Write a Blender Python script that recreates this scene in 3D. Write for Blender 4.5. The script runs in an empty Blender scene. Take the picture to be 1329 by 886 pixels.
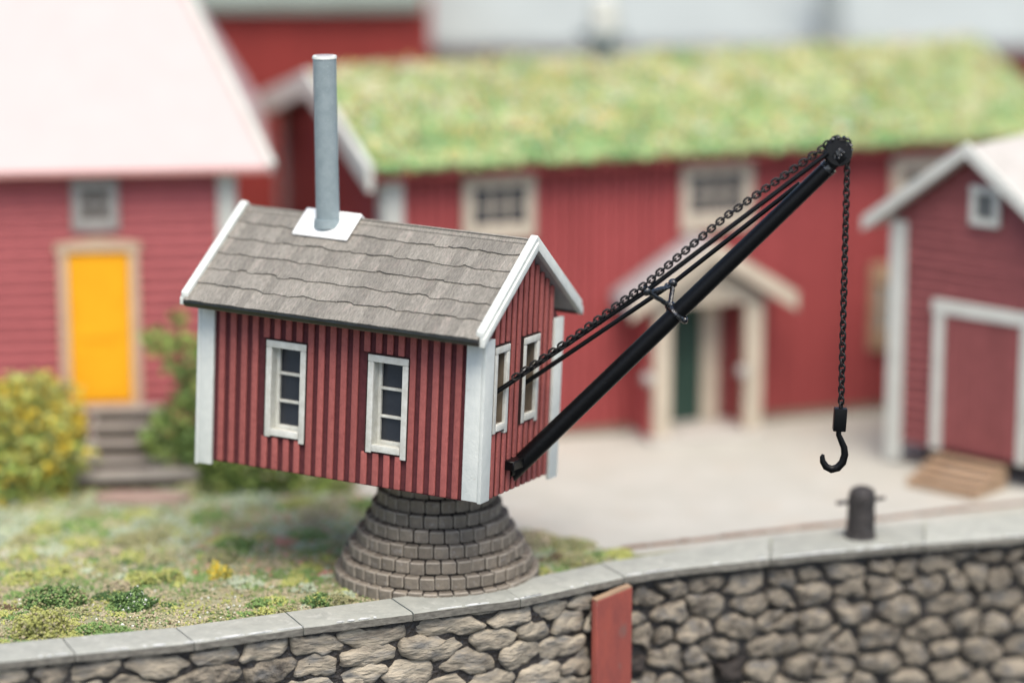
import bpy, bmesh, math, random
import numpy as np
from mathutils import Vector, Matrix, noise
random.seed(7); rng = np.random.default_rng(7)
S = bpy.context.scene
C = S.collection
R = math.radians

# ------------------------------------------------------------------ camera, sky, sun, exposure
cam = bpy.data.objects.new('camera', bpy.data.cameras.new('camera')); C.objects.link(cam)
cam.location = (0, 0, 11.6506); cam.rotation_euler = (R(77), 0, 0)
cd = cam.data; cd.sensor_width = 36; cd.lens = 105.64; cd.clip_start = 0.5; cd.clip_end = 2000
cd.dof.use_dof = True; cd.dof.focus_distance = 36.9; cd.dof.aperture_fstop = 0.079; cd.dof.aperture_blades = 9
S.camera = cam
SUN_EL, SUN_AZ = 62, 168            # azimuth clockwise from +Y
world = bpy.data.worlds.new('World'); S.world = world; world.use_nodes = True
nt = world.node_tree
sky = nt.nodes.new('ShaderNodeTexSky'); sky.sky_type = 'NISHITA'; sky.sun_disc = False
sky.sun_elevation = R(SUN_EL); sky.sun_rotation = R(SUN_AZ); sky.dust_density = 3.0; sky.ozone_density = 0.6
nt.links.new(sky.outputs[0], nt.nodes['Background'].inputs[0]); nt.nodes['Background'].inputs[1].default_value = 0.105
sun = bpy.data.objects.new('sun', bpy.data.lights.new('sun', 'SUN')); C.objects.link(sun)
sun.data.energy = 1.5; sun.data.angle = R(44); sun.data.color = (1, 0.92, 0.79)
sd = Vector((math.sin(R(SUN_AZ)) * math.cos(R(SUN_EL)), math.cos(R(SUN_AZ)) * math.cos(R(SUN_EL)), math.sin(R(SUN_EL))))
sun.rotation_euler = sd.to_track_quat('Z', 'Y').to_euler()
S.view_settings.view_transform = 'Standard'; S.view_settings.look = 'None'; S.view_settings.gamma = 1
S.view_settings.exposure = 1.24

# ------------------------------------------------------------------ materials
def mat(name, col, col2=None, scale=8, rough=0.75, bump=0.15, bscale=60, rand=0.12, stretch=(1, 1, 1), spec=0.3,
        contrast=(0.35, 0.65), third=None, tscale=30, tcut=(0.62, 0.68), metal=0.0, bdist=0.02, relief=0):
    m = bpy.data.materials.new(name); m.use_nodes = True
    t = m.node_tree; N = t.nodes; Lk = t.links.new; b = N['Principled BSDF']
    b.inputs['Roughness'].default_value = rough; b.inputs['Specular IOR Level'].default_value = spec
    b.inputs['Metallic'].default_value = metal
    tc = N.new('ShaderNodeTexCoord'); mp = N.new('ShaderNodeMapping'); mp.inputs['Scale'].default_value = stretch
    oi = N.new('ShaderNodeObjectInfo')
    sh = N.new('ShaderNodeVectorMath'); sh.operation = 'MULTIPLY_ADD'
    Lk(oi.outputs['Random'], sh.inputs[0]); sh.inputs[1].default_value = (37, 17, 29)
    Lk(tc.outputs['Object'], sh.inputs[2]); Lk(sh.outputs[0], mp.inputs[0])
    n = N.new('ShaderNodeTexNoise'); n.inputs['Scale'].default_value = scale; n.inputs['Detail'].default_value = 6
    n.inputs['Roughness'].default_value = 0.62
    Lk(mp.outputs[0], n.inputs['Vector'])
    r = N.new('ShaderNodeValToRGB'); r.color_ramp.elements[0].position = contrast[0]; r.color_ramp.elements[1].position = contrast[1]
    c2 = col2 or tuple(c * 0.7 for c in col)
    r.color_ramp.elements[0].color = (*c2, 1); r.color_ramp.elements[1].color = (*col, 1)
    Lk(n.outputs['Fac'], r.inputs[0]); out = r.outputs[0]
    if third:
        n3 = N.new('ShaderNodeTexNoise'); n3.inputs['Scale'].default_value = tscale; n3.inputs['Detail'].default_value = 4
        Lk(mp.outputs[0], n3.inputs['Vector'])
        r3 = N.new('ShaderNodeValToRGB'); r3.color_ramp.elements[0].position = tcut[0]; r3.color_ramp.elements[1].position = tcut[1]
        Lk(n3.outputs['Fac'], r3.inputs[0])
        mx3 = N.new('ShaderNodeMix'); mx3.data_type = 'RGBA'
        Lk(r3.outputs[0], mx3.inputs['Factor']); Lk(out, mx3.inputs['A']); mx3.inputs['B'].default_value = (*third, 1)
        out = mx3.outputs['Result']
    if rand:
        mr = N.new('ShaderNodeMapRange'); mr.inputs['To Min'].default_value = 1 - rand; mr.inputs['To Max'].default_value = 1 + rand
        Lk(oi.outputs['Random'], mr.inputs['Value'])
        hs = N.new('ShaderNodeHueSaturation'); Lk(mr.outputs[0], hs.inputs['Value']); Lk(out, hs.inputs['Color']); out = hs.outputs[0]
    Lk(out, b.inputs['Base Color'])
    if bump:
        n2 = N.new('ShaderNodeTexNoise'); n2.inputs['Scale'].default_value = bscale; n2.inputs['Detail'].default_value = 5
        Lk(mp.outputs[0], n2.inputs['Vector'])
        bp = N.new('ShaderNodeBump'); bp.inputs['Strength'].default_value = bump; bp.inputs['Distance'].default_value = bdist
        Lk(n2.outputs['Fac'], bp.inputs['Height']); Lk(bp.outputs[0], b.inputs['Normal'])
    if relief:   # the same noise that colours the surface also carves it: paint sits on the high spots
        b2 = N.new('ShaderNodeBump'); b2.inputs['Strength'].default_value = 1; b2.inputs['Distance'].default_value = relief
        Lk(n.outputs['Fac'], b2.inputs['Height'])
        if bump: Lk(bp.outputs[0], b2.inputs['Normal'])
        Lk(b2.outputs[0], b.inputs['Normal'])
    return m

M = {}
# crane
M['batten'] = mat('crane_red_batten', (.36, .106, .093), (.29, .082, .074), 14, .75, .5, 55, .10, third=(.20, .05, .05), tscale=25, tcut=(.62, .75), bdist=.02)
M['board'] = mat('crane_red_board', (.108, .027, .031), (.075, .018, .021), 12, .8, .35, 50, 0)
M['white'] = mat('white_card', (.635, .665, .625), (.565, .60, .565), 6, .7, .35, 45, .03, third=(.52, .50, .45), tscale=14, tcut=(.70, .82), bdist=.012)
M['trim'] = mat('aged_white_trim', (.62, .63, .58), (.50, .50, .445), 9, .7, .25, 50, .04, third=(.34, .28, .20), tscale=13, tcut=(.66, .82))
M['wood_raw'] = mat('raw_plywood_edge', (.24, .20, .15), (.16, .13, .10), 8, .8, .2, 60, .1, stretch=(1, 1, 4))
M['shingle'] = mat('weathered_shingle', (.315, .297, .258), (.145, .137, .12), 30, .9, .9, 70, .17, stretch=(2.6, .4, .4), contrast=(.32, .68),
                   third=(.36, .305, .27), tscale=9, tcut=(.58, .85), bdist=.02)
M['burnt'] = mat('burnt_card_edge', (.035, .018, .016), None, 6, .9, 0, 20, 0)
M['wood_brown'] = mat('brown_reveal_wood', (.17, .135, .095), (.10, .08, .06), 6, .8, .2, 40, .05, stretch=(1, 1, .3))
M['soffit'] = mat('grey_soffit', (.38, .36, .37), (.30, .285, .29), 5, .85, .1, 40, 0)
M['tape'] = mat('black_eave_strip', (.012, .018, .02), (.008, .01, .012), 5, .35, .2, 30, 0, spec=.5)
M['pipe'] = mat('grey_pipe', (.245, .30, .315), (.205, .258, .272), 7, .55, .35, 70, 0, spec=.35, third=(.34, .395, .405), tscale=60, tcut=(.62, .72), bdist=.012)
M['plate'] = mat('white_saddle', (.86, .87, .84), (.80, .81, .78), 6, .6, .2, 40, 0)
M['iron'] = mat('black_enamel', (.0028, .0032, .0036), (.002, .002, .0024), 10, .38, .16, 34, .0, spec=.22, third=(.010, .011, .012), tscale=40, tcut=(.66, .74), bdist=.02)
M['iron_gloss'] = mat('wet_black_enamel', (.006, .007, .008), (.004, .004, .005), 10, .16, .6, 24, 0, spec=1.0, bdist=.02)
M['chain'] = mat('dark_chain', (.012, .0105, .010), (.005, .0045, .0045), 10, .45, .3, 40, .25, spec=.35)
M['pane'] = mat('dark_pane', (.030, .034, .042), (.022, .025, .032), 4, .16, 0, 10, 0, spec=.5)
M['pane_brown'] = mat('brown_pane', (.075, .062, .048), (.05, .04, .032), 4, .3, 0, 10, 0, spec=.4)
M['cobble'] = mat('pedestal_brick', (.200, .172, .134), (.14, .122, .10), 8, .75, .4, 30, .14, third=(.28, .26, .24), tscale=12, tcut=(.60, .78), bdist=.03)
M['cobble_edge'] = mat('brick_edge_highlight', (.31, .278, .23), (.22, .195, .16), 10, .75, .3, 30, .1)  # light catching the ledges, painted as a paler tone on the brick bevels
M['joint'] = mat('pedestal_joint', (.032, .026, .022), (.02, .017, .015), 8, .85, .2, 30, 0)
# quay
M['coping'] = mat('pale_coping', (.345, .355, .315), (.285, .297, .265), 5, .7, .35, 30, .07, stretch=(1, 1, 1), third=(.43, .435, .395), tscale=9, tcut=(.58, .75), bdist=.02)
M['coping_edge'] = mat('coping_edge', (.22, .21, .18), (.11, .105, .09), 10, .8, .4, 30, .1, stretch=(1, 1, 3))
M['chip'] = mat('white_chip', (.80, .82, .80), None, 5, .6, 0, 20, 0)
M['stone_tan'] = mat('dry_brushed_stone', (.375, .33, .255), (.12, .107, .088), 4.0, .85, .7, 18, .12, stretch=(.55, .55, 1.7), contrast=(.30, .56), third=(.185, .18, .165), tscale=6, tcut=(.50, .72), bdist=.04, relief=.05)
M['stone_dark'] = mat('rubble_stone', (.285, .248, .192), (.06, .053, .046), 4.2, .8, .8, 15, .16, stretch=(1, 1, 1.3), contrast=(.33, .56), third=(.14, .137, .13), tscale=5, tcut=(.50, .70), bdist=.05, relief=.09)
M['stone_black'] = mat('bare_rubble_stone', (.06, .05, .044), (.03, .026, .024), 9, .7, .9, 22, .2, third=(.16, .13, .11), tscale=16, tcut=(.64, .74), bdist=.05)
M['mortar'] = mat('black_mortar', (.040, .034, .030), (.018, .016, .015), 9, .42, .8, 18, 0, spec=.5, third=(.075, .085, .10), tscale=12, tcut=(.66, .76), bdist=.05)
M['fender'] = mat('rust_red_plank', (.30, .075, .055), (.22, .06, .05), 4, .75, .3, 30, 0, stretch=(1, 1, .4), third=(.17, .10, .085), tscale=7, tcut=(.60, .78))
M['bollard'] = mat('rough_iron', (.050, .045, .043), (.024, .022, .022), 10, .6, .8, 22, 0, third=(.11, .11, .115), tscale=18, tcut=(.64, .76), bdist=.04)
# setting
M['soil'] = mat('mossy_soil', (.34, .33, .22), (.26, .255, .16), 3, .95, .8, 25, 0, third=(.18, .21, .09), tscale=2.2, tcut=(.45, .62), bdist=.05)
M['sand'] = mat('pale_sand', (.425, .42, .38), (.375, .37, .33), 1.2, .95, .4, 25, 0, third=(.41, .385, .335), tscale=1.1, tcut=(.52, .75), bdist=.03)
M['rail'] = mat('brown_edging', (.24, .155, .11), (.11, .07, .05), 9, .85, .4, 30, .1)
M['water'] = mat('dark_water', (.02, .03, .035), (.015, .022, .025), 1, .12, .3, 3, 0)
# houses
def red(name, a, b, **k): return mat(name, a, b, 5, .7, .15, 30, .07, **k)
M['red_left'] = red('red_siding_left', (.40, .105, .11), (.34, .088, .092))
M['red_turf'] = red('red_boards_turf', (.335, .066, .066), (.29, .056, .056))
M['red_right'] = red('red_siding_right', (.25, .075, .075), (.205, .06, .06))
M['red_dark'] = red('red_backing', (.16, .025, .025), (.12, .02, .02))
M['red_far'] = red('red_far_wall', (.28, .04, .032), (.23, .032, .028))
M['tin_pink'] = mat('pale_pink_roof', (.515, .395, .385), (.50, .38, .37), 2, .55, .05, 20, 0)
M['pink_edge'] = mat('pink_roof_edge', (.50, .26, .235), (.45, .22, .20), 3, .6, .05, 20, 0)
M['housewhite'] = mat('grey_white_board', (.565, .575, .53), (.485, .495, .455), 3, .7, .1, 25, .04)
M['cream'] = mat('cream_trim', (.52, .46, .37), (.45, .395, .315), 3, .7, .1, 25, .05)
M['tan_trim'] = mat('tan_door_trim', (.56, .42, .30), (.48, .36, .26), 3, .7, .1, 25, .05)
M['grey_trim'] = mat('grey_window_trim', (.36, .345, .325), (.30, .29, .275), 3, .75, .1, 25, .05)
M['yellow'] = mat('yellow_door', (.86, .42, .012), (.80, .36, .008), 2, .6, .05, 20, 0)
M['green_door'] = mat('dark_green_door', (.025, .060, .045), (.02, .048, .036), 3, .6, .05, 20, 0)
M['grey_board'] = mat('weathered_step', (.34, .315, .285), (.25, .23, .21), 4, .85, .2, 30, .12, stretch=(.4, 1, 1))
M['pine'] = mat('fresh_pine', (.37, .255, .165), (.27, .185, .12), 4, .75, .15, 30, .1, stretch=(.4, 1, 1))
M['pale_roof'] = mat('pale_shingle_roof', (.48, .455, .425), (.42, .40, .37), 3, .8, .1, 20, 0)
M['grey_roof'] = mat('far_grey_roof', (.30, .335, .33), (.27, .30, .295), 1, .6, .05, 20, 0)
M['olive_roof'] = mat('far_olive_roof', (.20, .235, .205), (.165, .195, .17), 1, .8, .05, 20, 0)
M['slate'] = mat('slate_chimney', (.27, .305, .305), (.22, .25, .25), 3, .8, .1, 20, 0)
M['slate_dark'] = mat('grey_pane', (.13, .14, .14), None, 3, .3, 0, 20, 0)
M['flag'] = mat('red_flagstone', (.34, .245, .205), (.27, .19, .16), 3, .9, .2, 20, 0)
M['bark'] = mat('twig_brown', (.055, .038, .027), (.035, .025, .018), 8, .9, .3, 30, 0)
def leafmat(name, c): return mat(name, c, tuple(x * .75 for x in c), 3, .8, 0, 20, 0, spec=.2)
PAL = {k: leafmat('leaf_' + k, v) for k, v in dict(
    yellowgreen=(.41, .43, .14), olive=(.33, .325, .17), midgreen=(.19, .30, .10), darkgreen=(.075, .14, .05), tan=(.45, .39, .265),
    palegreen=(.42, .48, .35), white=(.68, .70, .64), pink=(.62, .26, .22), turfgreen=(.25, .43, .18), turflime=(.44, .51, .24),
    turfpale=(.57, .55, .37), turforange=(.78, .58, .20), turfred=(.40, .16, .09), bushyellow=(.72, .54, .07), bushgreen=(.34, .45, .12),
    bushdark=(.085, .135, .035), brown=(.14, .10, .06)).items()}

# ------------------------------------------------------------------ mesh helpers
class MB:
    def __init__(s): s.v = []; s.f = []; s.mi = []
    def add(s, vs, fs, mi=0, T=None):
        o = len(s.v)
        s.v += [tuple(T @ Vector(p)) if T else tuple(p) for p in vs]
        s.f += [tuple(i + o for i in f) for f in fs]; s.mi += [mi] * len(fs); return s
    def box(s, x0, x1, y0, y1, z0, z1, mi=0, T=None):
        vs = [(x, y, z) for x in (x0, x1) for y in (y0, y1) for z in (z0, z1)]
        return s.add(vs, [(0, 1, 3, 2), (4, 6, 7, 5), (0, 4, 5, 1), (2, 3, 7, 6), (0, 2, 6, 4), (1, 5, 7, 3)], mi, T)
    def prism(s, poly, ax, a, b, mi=0, T=None):
        """poly = list of 2D points; extruded along axis ax between a and b"""
        def mk(p, t): q = [p[0], p[1]]; q.insert(ax, t); return tuple(q)
        n = len(poly); vs = [mk(p, a) for p in poly] + [mk(p, b) for p in poly]
        fs = [tuple(range(n)), tuple(range(2 * n - 1, n - 1, -1))] + [(i, (i + 1) % n, n + (i + 1) % n, n + i) for i in range(n)]
        return s.add(vs, fs, mi, T)
    def tube(s, pts, r, n=10, mi=0, cap=True):
        pts = [Vector(p) for p in pts]; rs = r if isinstance(r, (list, tuple)) else [r] * len(pts)
        o = len(s.v); up = None
        for i, p in enumerate(pts):
            d = (pts[min(i + 1, len(pts) - 1)] - pts[max(i - 1, 0)]).normalized()
            if up is None: up = Vector((0, 0, 1)) if abs(d.z) < .9 else Vector((1, 0, 0))
            a = d.cross(up).normalized(); b = a.cross(d).normalized(); up = b
            for k in range(n):
                t = 2 * math.pi * k / n
                s.v.append(tuple(p + (a * math.cos(t) + b * math.sin(t)) * rs[i]))
        for i in range(len(pts) - 1):
            for k in range(n):
                s.f.append((o + i * n + k, o + i * n + (k + 1) % n, o + (i + 1) * n + (k + 1) % n, o + (i + 1) * n + k)); s.mi.append(mi)
        if cap:
            s.f.append(tuple(o + k for k in range(n - 1, -1, -1))); s.mi.append(mi)
            e = o + (len(pts) - 1) * n; s.f.append(tuple(e + k for k in range(n))); s.mi.append(mi)
        return s
    def lathe(s, prof, n=32, mi=0, T=None):
        vs = [(r * math.cos(2 * math.pi * k / n), r * math.sin(2 * math.pi * k / n), z) for r, z in prof for k in range(n)]
        fs = [(i * n + k, i * n + (k + 1) % n, (i + 1) * n + (k + 1) % n, (i + 1) * n + k) for i in range(len(prof) - 1) for k in range(n)]
        fs.append(tuple(range(n - 1, -1, -1))); fs.append(tuple((len(prof) - 1) * n + k for k in range(n)))
        return s.add(vs, fs, mi, T)
    def mesh(s, name, mats, smooth=False, bevel=0, seg=1, ang=40, bmat=-1):
        me = bpy.data.meshes.new(name); me.from_pydata(s.v, [], s.f)
        for m in (mats if isinstance(mats, (list, tuple)) else [mats]): me.materials.append(m)
        me.polygons.foreach_set('material_index', s.mi)
        bm = bmesh.new(); bm.from_mesh(me); bmesh.ops.recalc_face_normals(bm, faces=bm.faces)
        if bevel:
            es = [e for e in bm.edges if len(e.link_faces) == 2 and e.calc_face_angle() > R(25)]
            bmesh.ops.bevel(bm, geom=es, offset=bevel, segments=seg, affect='EDGES', profile=.6, clamp_overlap=True, material=bmat)
        bm.to_mesh(me); bm.free()
        if smooth or bevel:
            me.polygons.foreach_set('use_smooth', [True] * len(me.polygons)); me.set_sharp_from_angle(angle=R(ang))
        me.update(); return me
    def build(s, name, mats, parent=None, smooth=False, bevel=0, seg=1, ang=40):
        return link(name, s.mesh(name, mats, smooth, bevel, seg, ang), parent)

def link(name, me, parent=None, mw=None):
    o = bpy.data.objects.new(name, me); C.objects.link(o)
    if parent: o.parent = parent
    if mw is not None: o.matrix_local = mw
    return o
def tag(o, label=None, cat=None, group=None, kind=None):
    for k, v in (('label', label), ('category', cat), ('group', group), ('kind', kind)):
        if v: o[k] = v
    return o
def thing(name, label, cat, mw=None, group=None):
    o = bpy.data.objects.new(name, None); C.objects.link(o); o.empty_display_size = .2
    if mw is not None: o.matrix_world = mw
    return tag(o, label, cat, group)
def frame(x, y, z, deg): return Matrix.Translation((x, y, z)) @ Matrix.Rotation(R(deg), 4, 'Z')

def scatter(name, P, size, midx, mats, parent=None, shape='grain', flat=1.0, kind='stuff'):
    """many small solid grains or leaves, joined in one mesh"""
    P = np.asarray(P, float); n = len(P)
    if shape == 'grain':
        base = np.array([(1, 0, 0), (-1, 0, 0), (0, 1, 0), (0, -1, 0), (0, 0, 1), (0, 0, -1)], float)
        F = np.array([(0, 2, 4), (2, 1, 4), (1, 3, 4), (3, 0, 4), (2, 0, 5), (1, 2, 5), (3, 1, 5), (0, 3, 5)])
    elif shape == 'leaf':
        base = np.array([(-1, 0, 0), (0, -.55, .12), (1, 0, 0), (0, .55, .12)], float); F = np.array([(0, 1, 2), (0, 2, 3)])
    else:  # blade: three-sided upright blade
        base = np.array([(-.16, -.05, 0), (.16, -.05, 0), (.05, .05, 2)], float); F = np.array([(0, 1, 2)])
    k = len(base)
    V = np.repeat(base[None], n, 0)
    V = V * (1 + rng.uniform(-.35, .35, (n, k, 1)) * (shape != 'blade'))
    if shape == 'blade':
        a = rng.uniform(0, 2 * np.pi, n); tilt = rng.normal(0, .45, n); tl2 = rng.normal(0, .45, n)
        V[:, 2, 0] += tilt * 1.6; V[:, 2, 1] += tl2 * 1.6
        c, s_ = np.cos(a), np.sin(a); Rm = np.zeros((n, 3, 3)); Rm[:, 0, 0] = c; Rm[:, 0, 1] = -s_; Rm[:, 1, 0] = s_; Rm[:, 1, 1] = c; Rm[:, 2, 2] = 1
    else:
        q = rng.normal(size=(n, 4)); q /= np.linalg.norm(q, axis=1)[:, None]; w, x, y, z = q.T
        Rm = np.stack([np.stack([1 - 2 * (y * y + z * z), 2 * (x * y - z * w), 2 * (x * z + y * w)], 1),
                       np.stack([2 * (x * y + z * w), 1 - 2 * (x * x + z * z), 2 * (y * z - x * w)], 1),
                       np.stack([2 * (x * z - y * w), 2 * (y * z + x * w), 1 - 2 * (x * x + y * y)], 1)], 1)
    V = np.einsum('nij,nkj->nki', Rm, V); V[:, :, 2] *= flat
    V = V * np.asarray(size)[:, None, None] + P[:, None, :]
    me = bpy.data.meshes.new(name)
    FF = (F[None] + (np.arange(n) * k)[:, None, None]).reshape(-1, 3)
    me.vertices.add(n * k); me.vertices.foreach_set('co', V.reshape(-1).astype(np.float32))
    me.loops.add(FF.size); me.loops.foreach_set('vertex_index', FF.reshape(-1).astype(np.int32))
    me.polygons.add(len(FF)); me.polygons.foreach_set('loop_start', (np.arange(len(FF)) * 3).astype(np.int32))
    me.polygons.foreach_set('material_index', np.repeat(np.asarray(midx, np.int32), len(F)))
    for m in mats: me.materials.append(m)
    me.update(calc_edges=True); me.validate()
    o = link(name, me, parent)
    if kind: o['kind'] = kind
    return o

# ------------------------------------------------------------------ quay line (inner edge and outer edge of the coping)
QI = [(-9.2, 32.7), (-7.3, 33.62), (-5.38, 34.22), (-4.07, 34.62), (-2.78, 35.20), (-1.5, 35.74), (-.18, 36.30), (1.14, 37.22), (2.38, 37.86), (3.45, 38.42), (4.51, 38.78), (5.59, 39.13), (7.02, 39.61), (9.5, 40.45)]
QO = [(-9.0, 32.0), (-7.1, 33.0), (-5.14, 33.63), (-3.78, 34.05), (-2.52, 34.62), (-1.21, 35.16), (.11, 35.72), (1.43, 36.66), (2.34, 37.08), (3.36, 37.43), (4.40, 37.77), (5.45, 38.09), (6.82, 38.46), (9.3, 39.25)]
CAPZ = .12
def quay_y(x): return np.interp(x, [p[0] for p in QI], [p[1] for p in QI])

# ground sheet behind the quay
def sheet(name, poly, z, m, kind='structure'):
    bm = bmesh.new(); f = bm.faces.new([bm.verts.new((x, y, z)) for x, y in poly]); bm.normal_update()
    if f.normal.z < 0: f.normal_flip()
    bmesh.ops.triangulate(bm, faces=bm.faces)
    me = bpy.data.meshes.new(name); bm.to_mesh(me); bm.free(); me.materials.append(m)
    return tag(link(name, me), kind=kind)
mid = [((a[0] + b[0]) / 2, (a[1] + b[1]) / 2) for a, b in zip(QI, QO)]
sheet('ground', [(-300, 33)] + [(-40, 32.4)] + mid + [(40, 41), (300, 42), (300, 400), (-300, 400)], 0, M['soil'])
YARD = [(-2.55, 41.3), (-1.7, 40.5), (-.9, 39.6), (-.1, 39.3), (.55, 38.75), (1.1, 38.25), (1.75, 38.02), (2.5, 38.28), (3.5, 38.72), (5.0, 39.28), (7.2, 40.1), (9.5, 40.95), (30, 45), (30, 75), (-12, 75), (-9, 46.8), (-3.2, 43.4), (-2.6, 42.4)]
yard = []
for a, b in zip(YARD, YARD[1:] + YARD[:1]):
    n = 6 if (Vector(b) - Vector(a)).length < 4 else 1
    for i in range(n):
        p = Vector(a).lerp(Vector(b), i / n)
        if n > 1 and p.x < 1.9: p += Vector((noise.noise((p.x * 4, p.y * 4, 1)), noise.noise((p.x * 4, p.y * 4, 7)))) * .16
        yard.append(tuple(p))
sheet('yard', yard, .004, M['sand'])
sheet('water', [(-300, -60), (300, -60), (300, 60), (-300, 60)], -2.6, M['water'])
# brown timber edging between the yard and the coping
e = MB(); ed = [(1.45, 38.2), (2.4, 38.56), (3.5, 39.0), (5.2, 39.66), (7.16, 40.4), (9.4, 41.2)]
for a, b in zip(ed, ed[1:]):
    d = (Vector(b) - Vector(a)); L = d.length; ang = math.atan2(d.y, d.x); k = 0
    while k < L - .01:
        l = min(.42, L - k)
        e.box(k, k + l - .025, -.035, .035, 0, .03 + random.uniform(0, .02), 0, Matrix.Translation((a[0], a[1], .004)) @ Matrix.Rotation(ang, 4, 'Z')); k += .42
tag(e.build('edging', M['rail'], bevel=.006), 'low brown timber edging strip along the sandy yard behind the pale coping', 'edging')

# ------------------------------------------------------------------ quay wall
quay = thing('quay_wall', 'rubble stone quay wall with dark mortar and pale grey coping along its top', 'wall', Matrix.Translation((0, 36, 0)))
def ql(pts, z): return [(x, y - 36, z) for x, y in pts]
# coping stones
def lerp2(a, b, t): return (a[0] + (b[0] - a[0]) * t, a[1] + (b[1] - a[1]) * t)
groups = [(0, 1), (1, 2), (2, 3), (3, 4), (4, 5), (5, 6), (6, 7), (7, 8, 9), (9, 10, 11), (11, 12, 13)]
for g in groups:
    i_, o_ = [QI[k] for k in g], [QO[k] for k in g]
    # a hair of a joint at either end
    def trim(l, eps=.009):
        l = list(l); a, b = Vector(l[0]), Vector(l[1]); l[0] = tuple(a + (b - a).normalized() * eps)
        a, b = Vector(l[-1]), Vector(l[-2]); l[-1] = tuple(a + (b - a).normalized() * eps); return l
    i_, o_ = trim(i_), trim(o_)
    # subdivide
    def sub(l, n=6):
        r = []
        for a, b in zip(l, l[1:]): r += [lerp2(a, b, k / n) for k in range(n)]
        return r + [l[-1]]
    i_, o_ = sub(i_), sub(o_); n = len(i_)
    m = MB(); dz = random.uniform(-.006, .006)
    W_ = [0, .5, .93, 1]
    vs = []
    for a, b in zip(i_, o_):
        for t in W_:
            p = lerp2(a, b, t); j = noise.noise((p[0] * 5, p[1] * 5, 3)) * .010
            vs.append((p[0], p[1] - 36 + (noise.noise((p[0] * 9, 2, 3)) * .016 if t == 1 else 0), CAPZ + dz + j * (.4 if t < .9 else .8) - (.014 if t == 1 else 0)))
        p = lerp2(a, b, .995); vs.append((p[0], p[1] - 36 + noise.noise((p[0] * 9, 5, 3)) * .012, CAPZ - .105 + noise.noise((p[0] * 4, 8, 1)) * .02))
        vs.append((a[0], a[1] - 36, CAPZ - .11))
    k = 6; fs = []; mi = []
    for r in range(n - 1):
        for c in range(k):
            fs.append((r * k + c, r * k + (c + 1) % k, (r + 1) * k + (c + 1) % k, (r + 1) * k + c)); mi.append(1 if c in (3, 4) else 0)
    fs += [tuple(range(k - 1, -1, -1)), tuple((n - 1) * k + c for c in range(k))]; mi += [0, 0]
    m.v, m.f, m.mi = vs, fs, mi
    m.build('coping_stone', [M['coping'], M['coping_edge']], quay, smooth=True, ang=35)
# little white paint chips along the front arris
ch = MB()
for s_ in np.sort(rng.uniform(0, len(QO) - 2.01, 60)):
    i = int(s_); p = lerp2(QO[i], QO[i + 1], s_ - i); d = Vector(QO[i + 1]) - Vector(QO[i]); ang = math.atan2(d.y, d.x)
    l = random.choice([.02, .03, .05, .08, .16]); h = random.uniform(.010, .028)
    poly = [(-l, 0), (-l * .4, h * random.uniform(.6, 1.2)), (l * .3, h * random.uniform(.4, 1)), (l, 0), (l * .2, -h * .6), (-l * .5, -h * random.uniform(.2, 1))]
    ch.prism(poly, 2, CAPZ - .004, CAPZ + .0065, 0, Matrix.Translation((p[0], p[1] - 36 + .02, 0)) @ Matrix.Rotation(ang, 4, 'Z'))
o = ch.build('paint_chips', M['chip'], quay); o['kind'] = 'stuff'

# wall face path (slightly behind the coping edge), parameterised by length
class Path:
    def __init__(s, pts):
        s.p = [Vector(q) for q in pts]; s.l = [0]
        for a, b in zip(s.p, s.p[1:]): s.l.append(s.l[-1] + (b - a).length)
    def at(s, t):
        i = 0
        while i < len(s.p) - 2 and t > s.l[i + 1]: i += 1
        a, b = s.p[i], s.p[i + 1]; q = a + (b - a) * ((t - s.l[i]) / (s.l[i + 1] - s.l[i]))
        # smoothed tangent
        d = (b - a).normalized(); return q, d, Vector((d.y, -d.x))
def offs(pts, d):
    r = []
    for i, p in enumerate(pts):
        a = Vector(pts[max(i - 1, 0)]); b = Vector(pts[min(i + 1, len(pts) - 1)]); t = (b - a).normalized(); r.append((p[0] - t.y * d, p[1] + t.x * d))
    return r
WP = offs(QO, .12)
# split at the plank (between QO index 6 and 7)
jt = .78; jp = lerp2(WP[6], WP[7], jt)
PL = Path(WP[:7] + [jp]); PR = Path(offs([lerp2(QO[6], QO[7], jt)] + QO[7:], .20))
def backing(path, name):
    m = MB(); n = int(path.l[-1] / .12); rows = 22; vs = []
    for i in range(n + 1):
        q, d, nn = path.at(path.l[-1] * i / n)
        for j in range(rows + 1):
            z = CAPZ - .1 - 2.6 * j / rows
            k = noise.fractal((q.x * 3, q.y * 3, z * 3), 1, 2, 4) * .035
            vs.append((q.x + nn.x * k, q.y - 36 + nn.y * k, z))
    m.add(vs, [(i * (rows + 1) + j, i * (rows + 1) + j + 1, (i + 1) * (rows + 1) + j + 1, (i + 1) * (rows + 1) + j) for i in range(n) for j in range(rows)])
    return m.build(name, M['mortar'], quay, smooth=True, ang=80)
backing(PL, 'mortar_face'); backing(PR, 'mortar_face')
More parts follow.
